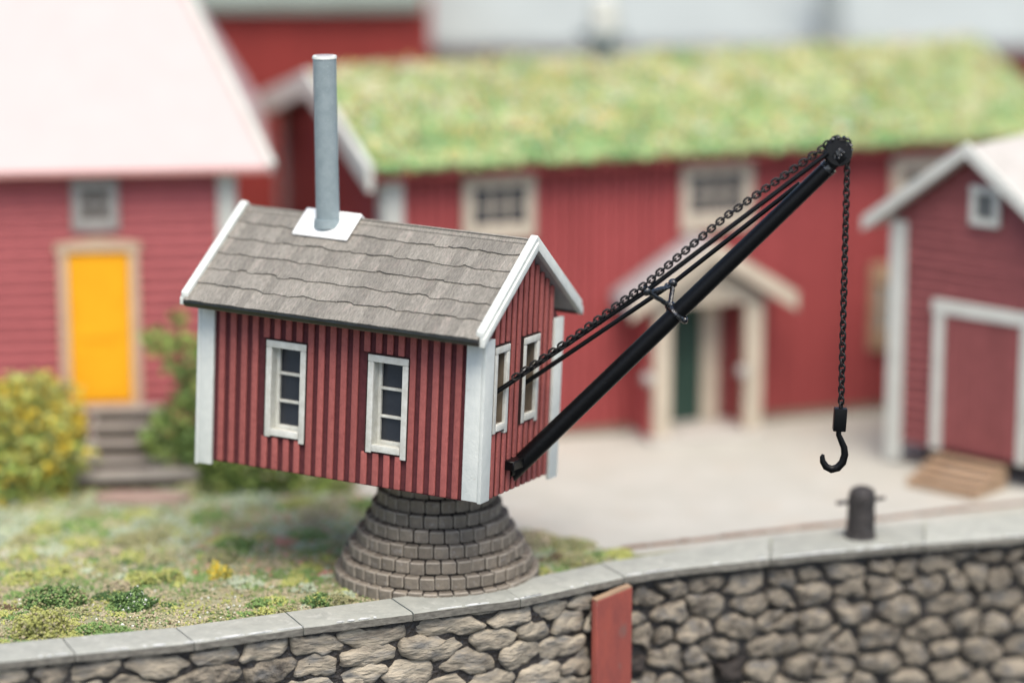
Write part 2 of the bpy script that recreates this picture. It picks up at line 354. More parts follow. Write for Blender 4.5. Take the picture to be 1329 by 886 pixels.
# return faces at the joint behind the plank
def voronoi(seeds, ax):
    """cells by half-plane clipping; ax = anisotropy (x is divided by it)"""
    cells = []
    sc = [(x / ax, z) for x, z in seeds]
    for i, (x, z) in enumerate(sc):
        poly = [(x - 1.2, z - 1.2), (x + 1.2, z - 1.2), (x + 1.2, z + 1.2), (x - 1.2, z + 1.2)]
        for j, (u, w) in enumerate(sc):
            if i == j or abs(u - x) > 1.5 or abs(w - z) > 1.5: continue
            nx, nz = u - x, w - z; mx, mz = (u + x) / 2, (w + z) / 2; out = []
            for a, b in zip(poly, poly[1:] + poly[:1]):
                da = (a[0] - mx) * nx + (a[1] - mz) * nz; db = (b[0] - mx) * nx + (b[1] - mz) * nz
                if da <= 0: out.append(a)
                if da * db < 0: t = da / (da - db); out.append((a[0] + (b[0] - a[0]) * t, a[1] + (b[1] - a[1]) * t))
            poly = out
            if len(poly) < 3: break
        cells.append([(p[0] * ax, p[1]) for p in poly])
    return cells
def stones(path, s0, s1, z0, z1, w, h, ax, mats, gap, dome, jit, skip=.0):
    seeds = []; z = z0 + h * 1.0; r = 0
    while z > z1 - h:
        s = s0 - w * 1.2 + (w * .5 if r % 2 else 0) + random.uniform(-.15, .15) * w
        while s < s1 + w * 1.2:
            seeds.append((s + random.uniform(-jit, jit) * w, z - h / 2 + random.uniform(-jit, jit) * h * .6)); s += w * random.uniform(.55, 1.45)
        z -= h * random.uniform(.85, 1.15); r += 1
    for (sx, sz), poly in zip(seeds, voronoi(seeds, ax)):
        if len(poly) < 3: continue
        cx = sum(p[0] for p in poly) / len(poly); cz = sum(p[1] for p in poly) / len(poly)
        if cx < s0 - .1 or cx > s1 + .1 or min(p[1] for p in poly) > z0 - .08 or cz < z1: continue
        poly = [(min(max(x, s0), s1), min(z, z0 + noise.noise((x * 3, 1, 7)) * .05)) for x, z in poly]
        cx = sum(p[0] for p in poly) / len(poly); cz = sum(p[1] for p in poly) / len(poly)
        if max(p[1] for p in poly) - min(p[1] for p in poly) < .09 or max(p[0] for p in poly) - min(p[0] for p in poly) < .09: continue
        # shrink, then round the corners (Chaikin, twice) and roughen
        rp = []
        for x, z in poly:
            d = Vector((x - cx, z - cz)); l = d.length
            d = d * max(.3, (l - gap * random.uniform(.2, 2.2)) / max(l, 1e-4)); rp.append(Vector((cx, cz)) + d)
        for it in range(2):
            q = []
            for a, b in zip(rp, rp[1:] + rp[:1]): q += [a.lerp(b, .24), a.lerp(b, .76)]
            rp = q
        # resample evenly
        n = 32; ls = [0]
        for a, b in zip(rp, rp[1:] + rp[:1]): ls.append(ls[-1] + (b - a).length)
        out = []; cl = rp + [rp[0]]
        for k in range(n):
            t = ls[-1] * k / n; i = 0
            while i < len(ls) - 2 and t > ls[i + 1]: i += 1
            out.append(cl[i].lerp(cl[i + 1], (t - ls[i]) / max(ls[i + 1] - ls[i], 1e-6)))
        seed = random.uniform(0, 99)
        out = [p + Vector((noise.noise((p.x * 7, p.y * 7, seed)), noise.noise((p.x * 7, p.y * 7, seed + 9)))) * .07 for p in out]
        q0, d0, n0 = path.at(min(max(cx, s0), s1))
        rings = [(1.0, -.03), (.97, dome * .42), (.88, dome * .78), (.72, dome * .97), (.50, dome * 1.06), (.25, dome * 1.1)]
        vs = []; tiltx, tiltz = random.uniform(-.12, .12), random.uniform(-.16, .10)
        hh = dome * random.uniform(.75, 1.3) / dome
        def pt(x, z, dep):
            dep += noise.fractal((x * 5, z * 7, seed), 1, 2, 4) * .036 * (1 if dep > 0 else 0) + ((x - cx) * tiltx + (z - cz) * tiltz) * (1 if dep > 0 else 0)
            return (d0.x * (x - cx) + n0.x * dep, d0.y * (x - cx) + n0.y * dep, z - cz)
        for sc_, dep in rings:
            for p in out: vs.append(pt(cx + (p.x - cx) * sc_, cz + (p.y - cz) * sc_, dep * hh))
        vs.append(pt(cx, cz, dome * 1.1 * hh))
        fs = [(r * n + k, r * n + (k + 1) % n, (r + 1) * n + (k + 1) % n, (r + 1) * n + k) for r in range(len(rings) - 1) for k in range(n)]
        e0 = (len(rings) - 1) * n
        fs += [(e0 + k, e0 + (k + 1) % n, len(vs) - 1) for k in range(n)]
        m = MB(); m.add(vs, fs)
        o = m.build('stone', mats(cx, cz), quay, smooth=True, ang=70)
        o.location = (q0.x, q0.y - 36, cz)
stones(PL, 1.3, PL.l[-1] - .10, .0, -1.75, .72, .275, 2.3, lambda s, z: M['stone_tan'] if random.random() < .93 else M['stone_dark'], .008, .055, .27)
stones(PR, .12, PR.l[-1] - 1.2, -.07, -2.3, .54, .31, 1.75, lambda s, z: M['stone_black'] if (s < .55 and random.random() < .6) or random.random() < .012 else M['stone_dark'], .022, .10, .34)

# rust red plank on the wall
q, d, nn = PL.at(PL.l[-1])
fx, fy = 1.07, 36.22
fend = thing('fender_plank', 'upright rust red plank with slanted top standing against the stone quay wall', 'plank', frame(fx, fy, -2.5, 30))
m = MB(); m.prism([(0, 0), (.53, 0), (.53, 2.525), (0, 2.42)], 1, 0, .13)
m.build('plank', M['fender'], fend, bevel=.008)
m = MB(); m.prism([(0, 2.422), (.53, 2.527), (.525, 2.545), (.35, 2.515), (.18, 2.472), (.005, 2.440)], 1, .008, .122); m.build('raw_top', M['pine'], fend)

# bollard
bol = thing('bollard', 'small dark iron mooring bollard with a cross pin on the pale coping', 'bollard', frame(4.645, 38.40, CAPZ, 8) @ Matrix.Scale(1.05, 4))
prof = [(.205, 0), (.20, .02), (.185, .06), (.182, .26), (.175, .36), (.168, .40), (.172, .44), (.178, .50), (.172, .57), (.145, .625), (.09, .655), (.02, .665)]
m = MB(); m.lathe(prof, 28)
m.v = [(x * (1 + noise.noise((x * 9, y * 9, z * 6)) * .12), y * (1 + noise.noise((x * 9, y * 9, z * 6 + 5)) * .12), z) for x, y, z in m.v]
m.build('post', M['bollard'], bol, smooth=True, ang=60)
m = MB(); m.tube([(-.33, 0, .455), (-.1, 0, .47), (.1, 0, .48), (.30, 0, .50)], [.026, .03, .03, .024], 8); m.build('cross_pin', M['bollard'], bol, smooth=True)
# chipped lug low on the left side
m = MB(); m.box(-.215, -.15, -.05, .05, .0, .10); m.build('lug', M['bollard'], bol, bevel=.015)

# ------------------------------------------------------------------ stone pedestal
PX, PY = -.965, 37.08
ped = thing('stone_pedestal', 'round stepped pedestal of small grey brown bricks carrying the red crane cabin', 'pedestal', frame(PX, PY, 0, 3))
RH = .172; rad = [1.315, 1.225, 1.125, 1.02, .92, .835, .765, .71]; cnt = [41, 38, 35, 32, 29, 27, 24, 22]
core = MB(); core.lathe([(1.27, 0), (1.26, RH - .02)] + sum([[(rad[i] - .045, RH * i), (rad[i] - .055, RH * (i + 1) - .025)] for i in range(1, 8)], []) + [(.4, RH * 8 - .03)], 64)
core.build('core', M['joint'], ped, smooth=True, ang=30)
for i in range(8):
    n = cnt[i]; half = math.pi / n; ro, ri = rad[i], rad[i] - .17; g = .008
    for var in range(2):
        pass
    meshes = []
    for var in range(5):
        m = MB(); w = half; jr = random.uniform(-.004, .005); jh = random.uniform(-.005, .003)
        poly = []
        for r_, a_ in ((ri, -w + g / ri), (ro + jr, -w + g / ro), ((ro + jr) * 1.004, 0), (ro + jr, w - g / ro), (ri, w - g / ri)):
            poly.append((r_ * math.cos(a_), r_ * math.sin(a_)))
        m.prism(poly, 2, .006, RH - .004 + jh); meshes.append(m.mesh('brick', [M['cobble'], M['cobble_edge']], bevel=.016, seg=1, ang=20, bmat=1))  # bevel faces carry the painted edge highlight
    off = random.uniform(0, 1)
    for k in range(n):
        a = 2 * math.pi * (k + off) / n + random.uniform(-.005, .005)
        link('brick', meshes[random.randrange(5)], ped, Matrix.Translation((0, 0, RH * i)) @ Matrix.Rotation(a, 4, 'Z') @ Matrix.Rotation(random.uniform(-.008, .008), 4, 'Y'))

# ------------------------------------------------------------------ the crane: cabin (own tilted frame) and jib
AX, AY, AZ = Vector((.8932, -.4491, -.0216)), Vector((.4477, .8928, -.0499)), Vector((.0417, .0349, .9985))
CM = Matrix(((AX.x, AY.x, AZ.x, -3.9844), (AX.y, AY.y, AZ.y, 37.0577), (AX.z, AY.z, AZ.z, 1.54), (0, 0, 0, 1)))
CI = CM.inverted()
crane = thing('harbour_crane', 'red crane cabin with shingled roof and black jib turned over the quay', 'crane', CM)
def lw(*p): return tuple(CI @ Vector(p))
CL, CW = 4.0, 2.06
RZ, EZ, EY = 3.135, 2.125, -.36          # roof top plane: ridge height, eave height, eave y
SL = (RZ - EZ) / (CW / 2 - EY)
def roofz(y): return RZ - abs(y - CW / 2) * SL
WT = 2.02                                # wall top at y=0
FW = [(.967, 1.542, .483, 1.698), (2.426, 2.992, .483, 1.698)]
GW = [(.215, .612, .873, 1.931), (.996, 1.448, .873, 1.931)]
def holed(m, u0, u1, z0, z1, holes, put, th):
    us = sorted({u0, u1, *[h[0] for h in holes], *[h[1] for h in holes]}); zs = sorted({z0, z1, *[h[2] for h in holes], *[h[3] for h in holes]})
    for a, b in zip(us, us[1:]):
        for c, d_ in zip(zs, zs[1:]):
            if any(h[0] <= a and b <= h[1] and h[2] <= c and d_ <= h[3] for h in holes): continue
            for t in (0, th):
                m.add([put(a, c, t), put(b, c, t), put(b, d_, t), put(a, d_, t)], [(0, 1, 2, 3)])
inn = .055
fh = [(a + inn, b - inn, c + inn, d_ - inn) for a, b, c, d_ in FW]; gh = [(a + inn, b - inn, c + inn, d_ - inn) for a, b, c, d_ in GW]
front = MB(); holed(front, 0, CL, .05, WT, fh, lambda u, z, t: (u, t, z), .07); front = front.build('wall', M['board'], crane)
gab = MB(); holed(gab, 0, CW, .05, WT, gh, lambda u, z, t: (CL - t, u, z), .07)
gab.prism([(0, WT), (CW, WT), (CW / 2, roofz(CW / 2) - .06)], 0, CL - .07, CL); gab = gab.build('wall', M['board'], crane)
bk = MB(); bk.box(0, CL, CW - .07, CW, .05, WT); bk.box(0, .07, .0, CW, .05, WT); bk.prism([(0, WT), (CW, WT), (CW / 2, roofz(CW / 2) - .06)], 0, 0, .07)
bk = bk.build('wall', M['board'], crane)
fl = MB(); fl.box(.01, CL - .01, .01, CW - .01, .03, .1); fl.build('floor_plate', M['board'], crane)
# battens
cache = {}
def batten(h, parent, mw):
    key = round(h, 2)
    if key not in cache:
        mm = MB(); mm.box(-.044, .044, -.036, 0, 0, key); cache[key] = mm.mesh('batten', M['batten'], bevel=.018, seg=3, ang=70)
    return link('batten', cache[key], parent, mw)
nb = 22; x0, x1 = .23, 3.76
for k in range(nb):
    x = x0 + (k + .5) * (x1 - x0) / nb + random.uniform(-.004, .004)
    segs = [(.04, 2.0)]
    for a, b, c, d_ in FW:
        if a - .03 < x < b + .03: segs = [(.04, c - .02), (d_ + .02, 2.0)]
    for s, t in segs: batten(t - s, front, Matrix.Translation((x, 0, s)))
nb = 11; y0, y1 = .21, 1.86; RG = Matrix.Rotation(R(90), 4, 'Z')
for k in range(nb):
    y = y0 + (k + .5) * (y1 - y0) / nb
    top = roofz(y) - .10; segs = [(.04, top)]
    for a, b, c, d_ in GW:
        if a - .03 < y < b + .03: segs = [(.04, c - .02), (d_ + .02, top)]
    for s, t in segs: batten(t - s, gab, Matrix.Translation((CL, y, s)) @ RG)
for k in range(20):
    batten(1.95, bk, Matrix.Translation((.2 + k * .19, CW, .04)) @ Matrix.Rotation(R(180), 4, 'Z'))
for k in range(10):
    batten(1.95, bk, Matrix.Translation((0, .2 + k * .185, .04)) @ Matrix.Rotation(R(-90), 4, 'Z'))
# corner boards: an L of two boards each
def corner(cx, cy, sx, sy, wx, wy, zb=-.02):
    mm = MB(); t = .05
    mm.box(cx if sx > 0 else cx - wx, cx + wx if sx > 0 else cx, cy - t if sy > 0 else cy, cy if sy > 0 else cy + t, zb, 2.03)
    mm.build('corner_board', M['white'], crane, bevel=.01, seg=2)
    mm = MB(); mm.box(cx - t if sx > 0 else cx, cx if sx > 0 else cx + t, (cy - t * 1.04 if sy > 0 else cy - wy), (cy + wy if sy > 0 else cy + t * 1.04), zb - .015, 2.05)
    mm.build('corner_board', M['white'], crane, bevel=.01, seg=2)
corner(0, 0, 1, 1, .195, .2); corner(CL, 0, -1, 1, .215, .19, .05); corner(CL, CW, -1, -1, .2, .19); corner(0, CW, 1, -1, .2, .2)
# windows
def window(u0, u1, z0, z1, put, munt, panem, depth, wf=.088, rev=None):
    w = MB(); P_ = .052
    def bx(a, b, c, d_, t0, t1, mm): mm.add([put(u, z, t) for u in (a, b) for t in (t0, t1) for z in (c, d_)],
                                           [(0, 1, 3, 2), (4, 6, 7, 5), (0, 4, 5, 1), (2, 3, 7, 6), (0, 2, 6, 4), (1, 5, 7, 3)])
    rim = MB(); e_ = .016
    bx(u0 - e_, u0 + .02, z0 - .03, z1 + e_, -.040, -.003, rim); bx(u1 - .02, u1 + e_, z0 - .065, z1 + e_, -.040, -.003, rim)
    bx(u0 + .021, u1 - .021, z1 - .02, z1 + e_, -.040, -.003, rim); bx(u0 + .021, u1 - .021, z0 - e_, z0 + .02, -.040, -.003, rim)
    # window part = the reveal box lining the opening
    a, b, c, d_ = u0 + inn, u1 - inn, z0 + inn, z1 - inn
    bx(a, a + .022, c, d_, -.015, depth, w); bx(b - .022, b, c, d_, -.015, depth, w); bx(a + .022, b - .022, c, c + .022, -.015, depth, w); bx(a + .022, b - .022, d_ - .022, d_, -.015, depth, w)
    win = w.build('window', rev or M['trim'], crane, bevel=.004)
    rim.build('burnt_rim', M['burnt'], win)
    def piece(n, *q, m=M['trim'], bev=.01):
        mm = MB(); bx(*q, mm); return mm.build(n, m, win, bevel=bev, seg=2)
    piece('frame', u0, u1, z1 - wf, z1, -P_, 0)
    piece('frame', u0, u0 + wf * .92, z0 - .02, z1 - wf - .003, -P_ * .95, 0); piece('frame', u1 - wf * .92, u1, z0 - .055, z1 - wf - .003, -P_ * .95, 0)
    piece('frame', u0 + wf * .92 + .003, u1 - wf * .92 - .003, z0, z0 + wf, -P_ * 1.1, 0)
    # inner sash and muntins
    s = .045 if munt else .018; ia, ib, ic, id_ = a + .023, b - .023, c + .023, d_ - .023
    sm = rev or M['trim']; piece('sash', ia, ia + s, ic, id_, depth - .07, depth - .025, m=sm, bev=.006); piece('sash', ib - s, ib, ic, id_, depth - .07, depth - .025, m=sm, bev=.006)
    piece('sash', ia + s, ib - s, ic, ic + s, depth - .07, depth - .025, m=sm, bev=.006)
    for k in range(munt):
        zz = ic + (id_ - ic) * (k + 1) / (munt + 1)
        piece('muntin', ia + s, ib - s, zz - .017, zz + .017, depth - .075, depth - .03, m=M['trim'], bev=.006)
    for k in range(munt + 1):
        za = ic + (id_ - ic) * k / (munt + 1); zb_ = ic + (id_ - ic) * (k + 1) / (munt + 1)
        piece('pane', ia + .002, ib - .002, za + .001, zb_ - .001, depth - .02, depth - .008, m=panem, bev=0)
    return win
for q in FW: window(*q, lambda u, z, t: (u, t, z), 2, M['pane'], .16)
for q in GW: window(*q, lambda u, z, t: (CL - t, u, z), 0, M['pane_brown'], .22, wf=.085, rev=M['wood_brown'])
# roof
ov0, ov1 = -.06, CL + .10
ang = math.atan(SL); slen = (CW / 2 - EY) / math.cos(ang)
roof = MB()
th = .06
EI = EY + .07; ZI = EZ - .03 + .07 * SL
roof.prism([(EI, ZI), (CW / 2, RZ - .03), (CW - EI, ZI), (CW - EI, ZI - th), (CW / 2, RZ - .03 - th * 1.25), (EI, ZI - th)], 0, ov0, ov1)
roof = roof.build('roof', M['soffit'], crane)
# frame on the front slope: local x along, local y up the slope, z outward
TS = Matrix.Translation((0, EY, EZ)) @ Matrix.Rotation(ang, 4, 'X')
rows = 6; ex = slen / rows
for r in range(rows):
    b0 = ex * r - (.02 if r == 0 else 0); t0 = ex * (r + 1) + (.10 if r < rows - 1 else .0)
    x = ov0 + .005
    edge = lambda xx: noise.noise((xx * 5.5, r * 7.3, 0)) * .034 + noise.noise((xx * 22, r * 3.1, 4)) * .016
    while x < ov1 - .01:
        w = random.uniform(.11, .21)
        if x + w > ov1 - .08: w = ov1 - .005 - x
        mm = MB(); n = 6; lo = []; step = random.uniform(-.012, .012)
        for k in range(n + 1):
            xx = x + w * k / n; lo.append((xx, b0 + (edge(xx) + step if r else edge(xx) * .3)))
        lift = .034; hi0 = .004
        vs = []; 
        for xx, yy in lo: vs += [(xx, yy, lift + step * .4), (xx, yy, lift - .026), (xx, t0, hi0 + .006), (xx, t0, hi0 - .02)]
        fs = []
        for k in range(n):
            a = 4 * k; b = a + 4
            fs += [(a, b, b + 2, a + 2), (a, a + 1, b + 1, b), (a + 1, a + 3, b + 3, b + 1)]
        fs += [(0, 2, 3, 1), (4 * n, 4 * n + 1, 4 * n + 3, 4 * n + 2)]
        mm.add([(v[0] - x, v[1] - b0, v[2]) for v in vs], fs)
        o = mm.build('shingle', M['shingle'], roof, smooth=False)
        o.matrix_local = TS @ Matrix.Translation((x, b0, 0)) @ Matrix.Rotation(random.uniform(-.006, .006), 4, 'Y'); x += w
mm = MB()
TB = Matrix.Translation((0, CW - EY, EZ)) @ Matrix.Rotation(math.pi, 4, 'Z') @ Matrix.Rotation(ang, 4, 'X')
for r in range(rows):
    mm.add([TB @ Vector(v) for v in [(-ov1, ex * r, .034), (-ov0, ex * r, .034), (-ov0, ex * (r + 1) + .05, .008), (-ov1, ex * (r + 1) + .05, .008), (-ov1, ex * r, .004), (-ov0, ex * r, .004)]],
           [(0, 1, 2, 3), (4, 5, 1, 0)])
mm.build('back_shingles', M['shingle'], roof)
mm = MB(); yc = CW / 2; mm.prism([(yc - .07, RZ + .038 - .07 * SL), (yc, RZ + .045), (yc + .07, RZ + .038 - .07 * SL), (yc + .07, RZ - .02 - .07 * SL), (yc, RZ - .02), (yc - .07, RZ - .02 - .07 * SL)], 0, ov0 + .005, ov1 - .005); mm.build('ridge_cap', M['shingle'], roof)
mm = MB(); mm.box(ov0, ov1, -.045, .012, -.062, .008, 0, TS); mm.build('eave_strip', M['tape'], roof, bevel=.006)
mm = MB(); mm.box(ov0, ov1, -.022, .05, -.098, -.064, 0, TS); mm.build('eave_batten', M['wood_raw'], roof, bevel=.005)
mm = MB(); mm.box(ov0, ov1, CW - EY - .02, CW - EY + .02, EZ - .09, EZ - .02); mm.build('eave_strip', M['tape'], roof, bevel=.006)
# barge boards, two layers, on both gables
for gx, s in ((ov1, 1), (ov0, -1)):
    for side in (0, 1):
        for lay, (ta, tb, lo, hi) in enumerate(((0, .075, -.08, .012), (-.045, .055, .014, .075))):
            y_e, y_r = EY + .01, CW / 2
            lo = -.06 if (lay == 0 and s < 0) else lo
            zz = lambda y, o_: EZ + (y - EY) * SL + o_ / math.cos(ang)
            poly = [(y_e, zz(y_e, lo)), (y_r, zz(y_r, lo)), (y_r, zz(y_r, hi)), (y_e, zz(y_e, hi))]
            if side: poly = [(CW - y, z) for y, z in poly]
            mm = MB(); a, b = (gx + ta, gx + tb) if s > 0 else (gx - tb, gx - ta)
            mm.prism(poly, 0, a, b); mm.build('barge_board', M['white'], roof, bevel=.012, seg=2)
# chimney with white saddle
cxl, cyl_ = 1.27, .90
chm = MB(); zb = 2.86; H_ = 2.33; lean = Vector((-.035, -.04, 1)).normalized()
cp = [Vector((cxl, cyl_, zb)) + lean * (H_ * k / 8) for k in range(9)]
chm.tube(cp, [.152, .151, .150, .149, .148, .148, .147, .147, .149], 28)
chim = chm.build('chimney', M['pipe'], crane, smooth=True, ang=50)
top = cp[-1]; mm = MB(); mm.tube([top - lean * .01, top + lean * .022], [.156, .150], 24); mm.build('rim', M['white'], chim, smooth=True, ang=40)
mm = MB(); mm.tube([top + lean * .020, top + lean * .026], [.105, .105], 20); mm.build('opening', M['soffit'], chim, smooth=True, ang=40)
mm = MB(); px0, px1 = cxl - .40, cxl + .40; yl = CW / 2 - .36
sl = lambda y: roofz(y) + .055
mm.prism([(yl, sl(yl)), (CW / 2, sl(CW / 2) + .0), (CW - yl, sl(CW - yl)), (CW - yl, sl(yl) + .035), (CW / 2, sl(CW / 2) + .045), (yl, sl(yl) + .035)], 0, px0, px1)
mm.build('saddle', M['plate'], chim, bevel=.008)
mm = MB(); mm.tube([(cxl, cyl_ - .03, sl(cyl_) - .05), (cxl - .005, cyl_ - .035, sl(cyl_) + .055)], [.178, .165], 24); mm.build('collar', M['pipe'], chim, smooth=True, ang=40)

# ---- jib (world points brought into the crane's frame)
foot, tip = Vector((.02, 36.12, 1.67)), Vector((3.83, 35.80, 5.55))
bd = (tip - foot).normalized()
side = bd.cross(Vector((0, 0, 1))).normalized(); upv = side.cross(bd).normalized()
n = 14; bm_ = MB(); bm_.tube([lw(*(foot - bd * .09).lerp(tip, k / n)) for k in range(n + 1)], [.117 - .020 * k / n for k in range(n + 1)], 20)
boom = bm_.build('boom', M['iron'], crane, smooth=True, ang=50)
mm = MB(); mm.tube([lw(*(tip - bd * .05)), lw(*(tip + bd * .012))], [.104, .102], 20); mm.build('end_collar', M['iron_gloss'], boom, smooth=True)
# bracket on the gable wall
b0 = CI @ foot
mm = MB(); mm.box(CL, CL + .16, b0.y - .34, b0.y + .06, b0.z + .07, b0.z + .19); mm.build('bracket', M['iron'], crane, bevel=.012)
mm = MB(); mm.tube([(CL + .01, b0.y - .16, b0.z), (b0.x + .02, b0.y - .12, b0.z), (b0.x + .03, b0.y + .14, b0.z - .02)], .055, 10); mm.build('hinge_pin', M['iron'], crane, smooth=True)
# head: cheeks, sheave
hc = tip + bd * .19 + upv * .05            # sheave centre
axis = (side * 1.0 + bd * .28).normalized()   # sheave axis, its flat face turned to the viewer
if axis.y > 0: axis = -axis
mm = MB()
for s in (-1, 1):
    c0 = tip - bd * .06 + axis * (.085 * s); c1 = hc + axis * (.085 * s) + bd * .02 - upv * .03
    vv = []
    for c, w in ((c0, .085), (c1, .10)):
        for t in (-1, 1):
            for a in (-.014, .014): vv.append(lw(*(c + upv * (w * t * .8) + axis * a)))
    mm.add(vv, [(0, 1, 3, 2), (4, 6, 7, 5), (0, 4, 5, 1), (2, 3, 7, 6), (0, 2, 6, 4), (1, 5, 7, 3)])
head = mm.build('fork', M['iron'], crane, bevel=.008)
def disc(c, ax_, prof, n=28, mi=0, m=None):
    T = CI @ Matrix.Translation(c) @ ax_.to_track_quat('Z', 'Y').to_matrix().to_4x4(); (m or mm).lathe(prof, n, mi, T)
mm = MB(); disc(hc, axis, [(.03, -.075), (.160, -.070), (.168, -.05), (.122, -.015), (.122, .015), (.168, .05), (.160, .070), (.03, .075)], 32); shv = mm.build('sheave', M['iron'], crane, smooth=True, ang=35)
mm = MB(); disc(hc, axis, [(.02, -.098), (.045, -.094), (.05, -.08), (.05, .08), (.045, .094), (.02, .098)], 16); mm.build('axle', M['iron_gloss'], shv, smooth=True, ang=40)
# blobs of enamel around the head
mm = MB()
for k in range(9):
    p = hc + bd * random.uniform(-.14, .05) + upv * random.uniform(-.05, .03) + axis * (.085 + random.uniform(0, .012))
    r_ = random.uniform(.014, .028); disc(p, axis, [(r_ * .2, -r_), (r_ * .8, -r_ * .6), (r_, 0), (r_ * .8, r_ * .6), (r_ * .2, r_)], 8)
for k in range(16):
    a_ = R(random.uniform(-60, 75)); p = hc + (bd * math.cos(a_) + upv * math.sin(a_)) * random.uniform(.15, .20) + axis * random.uniform(-.05, .09)
    r_ = random.uniform(.016, .034); disc(p, Vector((random.uniform(-1, 1), -1, random.uniform(-1, 1))).normalized(), [(r_ * .2, -r_), (r_ * .8, -r_ * .6), (r_, 0), (r_ * .8, r_ * .6), (r_ * .2, r_)], 8)
mm.build('enamel_drops', M['iron_gloss'], head, smooth=True, ang=80)['kind'] = 'stuff'
# stay rods
rA, rB = Vector((-.30, 35.69, 2.70)), Vector((.05, 36.47, 2.62))
tA, tB = hc - bd * .20 + upv * .07 + axis * .085, hc - bd * .22 + upv * .045 - axis * .06
tA, tB = Vector((3.80, 35.70, 5.732)), Vector((3.50, 36.00, 5.31))
kA, kB = Vector((1.635, 35.74, 4.03)), Vector((1.975, 36.12, 4.045))
for a, k_, t in ((rA, kA, tA), (rB, kB, tB)):
    mm = MB(); pts = [a.lerp(k_, i / 6) for i in range(7)] + [k_.lerp(t, i / 6) for i in range(1, 7)]
    mm.tube([lw(*p) for p in pts], .031, 10); mm.build('stay_rod', M['iron'], crane, smooth=True)
# spreader
ring = foot.lerp(tip, .525)
mm = MB()
rc = [(ring + (side * math.cos(t) + upv * math.sin(t)) * .115) for t in [2 * math.pi * k / 20 for k in range(21)]]
mm.tube([lw(*p) for p in rc], .034, 8); spr = mm.build('spreader', M['iron_gloss'], crane, smooth=True)
def wob(a, b, r, n=7):
    return [lw(*(a.lerp(b, i / n) + Vector((noise.noise((i * .7, a.x, 1)), noise.noise((i * .7, a.x, 5)), noise.noise((i * .7, b.x, 9)))) * r * .35 * (0 < i < n))) for i in range(n + 1)]
rt = ring + upv * .12 - side * .03
for a, b in ((rt, kA), (rt + side * .05, kB), (kA, kB)):
    if a is kA: a, b = kA + Vector((0, 0, -.02)), kB + Vector((0, 0, -.03))
    mm = MB(); mm.tube(wob(a, b, .05), [.030 + .008 * abs(noise.noise((i, a.x * 3, 2))) for i in range(8)], 8); mm.build('strut', M['iron_gloss'], spr, smooth=True)
mm = MB()
for p, r_ in ((kA, .066), (kB, .062), (rt, .070), (rt - upv * .05 - bd * .05, .055), (kB - bd * .07 + upv * .02, .045), (ring - upv * .12 + axis * .05, .05)):
    disc(p, Vector((.3, -.8, .4)).normalized(), [(r_ * .25, -r_), (r_ * .8, -r_ * .6), (r_, 0), (r_ * .8, r_ * .6), (r_ * .25, r_)], 10)
mm.build('enamel_drops', M['iron_gloss'], spr, smooth=True, ang=80)['kind'] = 'stuff'

# chains
LP, WR = .0680, .0138
def link_mesh():
    mm = MB(); n = 14; r_ = .0355; st = LP / 2 + WR - r_ + .002; pts = []
    for k in range(n):
        t = 2 * math.pi * k / n; x, y = math.cos(t) * r_, math.sin(t) * r_
        pts.append(Vector((x + (st if x > 0 else -st), y, 0)))
    nn_ = 6; vs = []
    for k in range(n):
        d = (pts[(k + 1) % n] - pts[k - 1]).normalized(); a = Vector((0, 0, 1)); b = d.cross(a)
        for j in range(nn_):
            t = 2 * math.pi * j / nn_; vs.append(tuple(pts[k] + (a * math.sin(t) + b * math.cos(t)) * WR))
    mm.add(vs, [(k * nn_ + j, k * nn_ + (j + 1) % nn_, ((k + 1) % n) * nn_ + (j + 1) % nn_, ((k + 1) % n) * nn_ + j) for k in range(n) for j in range(nn_)])
    return mm.mesh('link', M['chain'], smooth=True, ang=80)
LM = link_mesh()
def chain(pts, name='chain', roll=.3):
    P = Path3([Vector(p) for p in pts]); n = int(P.l[-1] / LP)
    par = None
    for k in range(n):
        c, d = P.at((k + .5) * LP)
        q = d.to_track_quat('X', 'Z').to_matrix().to_4x4()
        zq = q.to_3x3() @ Vector((0, 0, 1)); yq = q.to_3x3() @ Vector((0, 1, 0)); v = Vector((-.02, -1, .22)); roll0 = math.atan2(-v.dot(yq), v.dot(zq))
        mw = CI @ Matrix.Translation(c) @ q @ Matrix.Rotation((math.pi / 2 if k % 2 else 0) + roll0 + roll + random.uniform(-.12, .12), 4, 'X')
        if par is None: par = link(name, None, crane); par.empty_display_size = .05
        link('link', LM, par, mw)
    return par
class Path3:
    def __init__(s, p):
        s.p = p; s.l = [0]
        for a, b in zip(p, p[1:]): s.l.append(s.l[-1] + (b - a).length)
    def at(s, t):
        i = 0
        while i < len(s.p) - 2 and t > s.l[i + 1]: i += 1
        a, b = s.p[i], s.p[i + 1]; return a + (b - a) * ((t - s.l[i]) / (s.l[i + 1] - s.l[i])), (b - a).normalized()
arc = lambda t: hc + (bd * math.cos(t) + upv * math.sin(t)) * .168
jibside = [Vector((.02, 35.67, 2.955)), Vector((.75, 35.68, 3.465)), Vector((1.62, 35.70, 4.12)), Vector((2.62, 35.73, 4.98))] + [arc(R(112))]
# where the chain leaves the sheave to hang straight down
hx, hy = hc.x + .115, hc.y - .0
chain(jibside, roll=.05)
chain([arc(R(a)) + axis * .0 for a in (112, 100, 75, 50, 25, 5)] + [Vector((hx, hy, hc.z - .06))])
HZ = 2.53
chain([Vector((hx, hy, hc.z - .05)), Vector((hx, hy, HZ))], roll=.6)
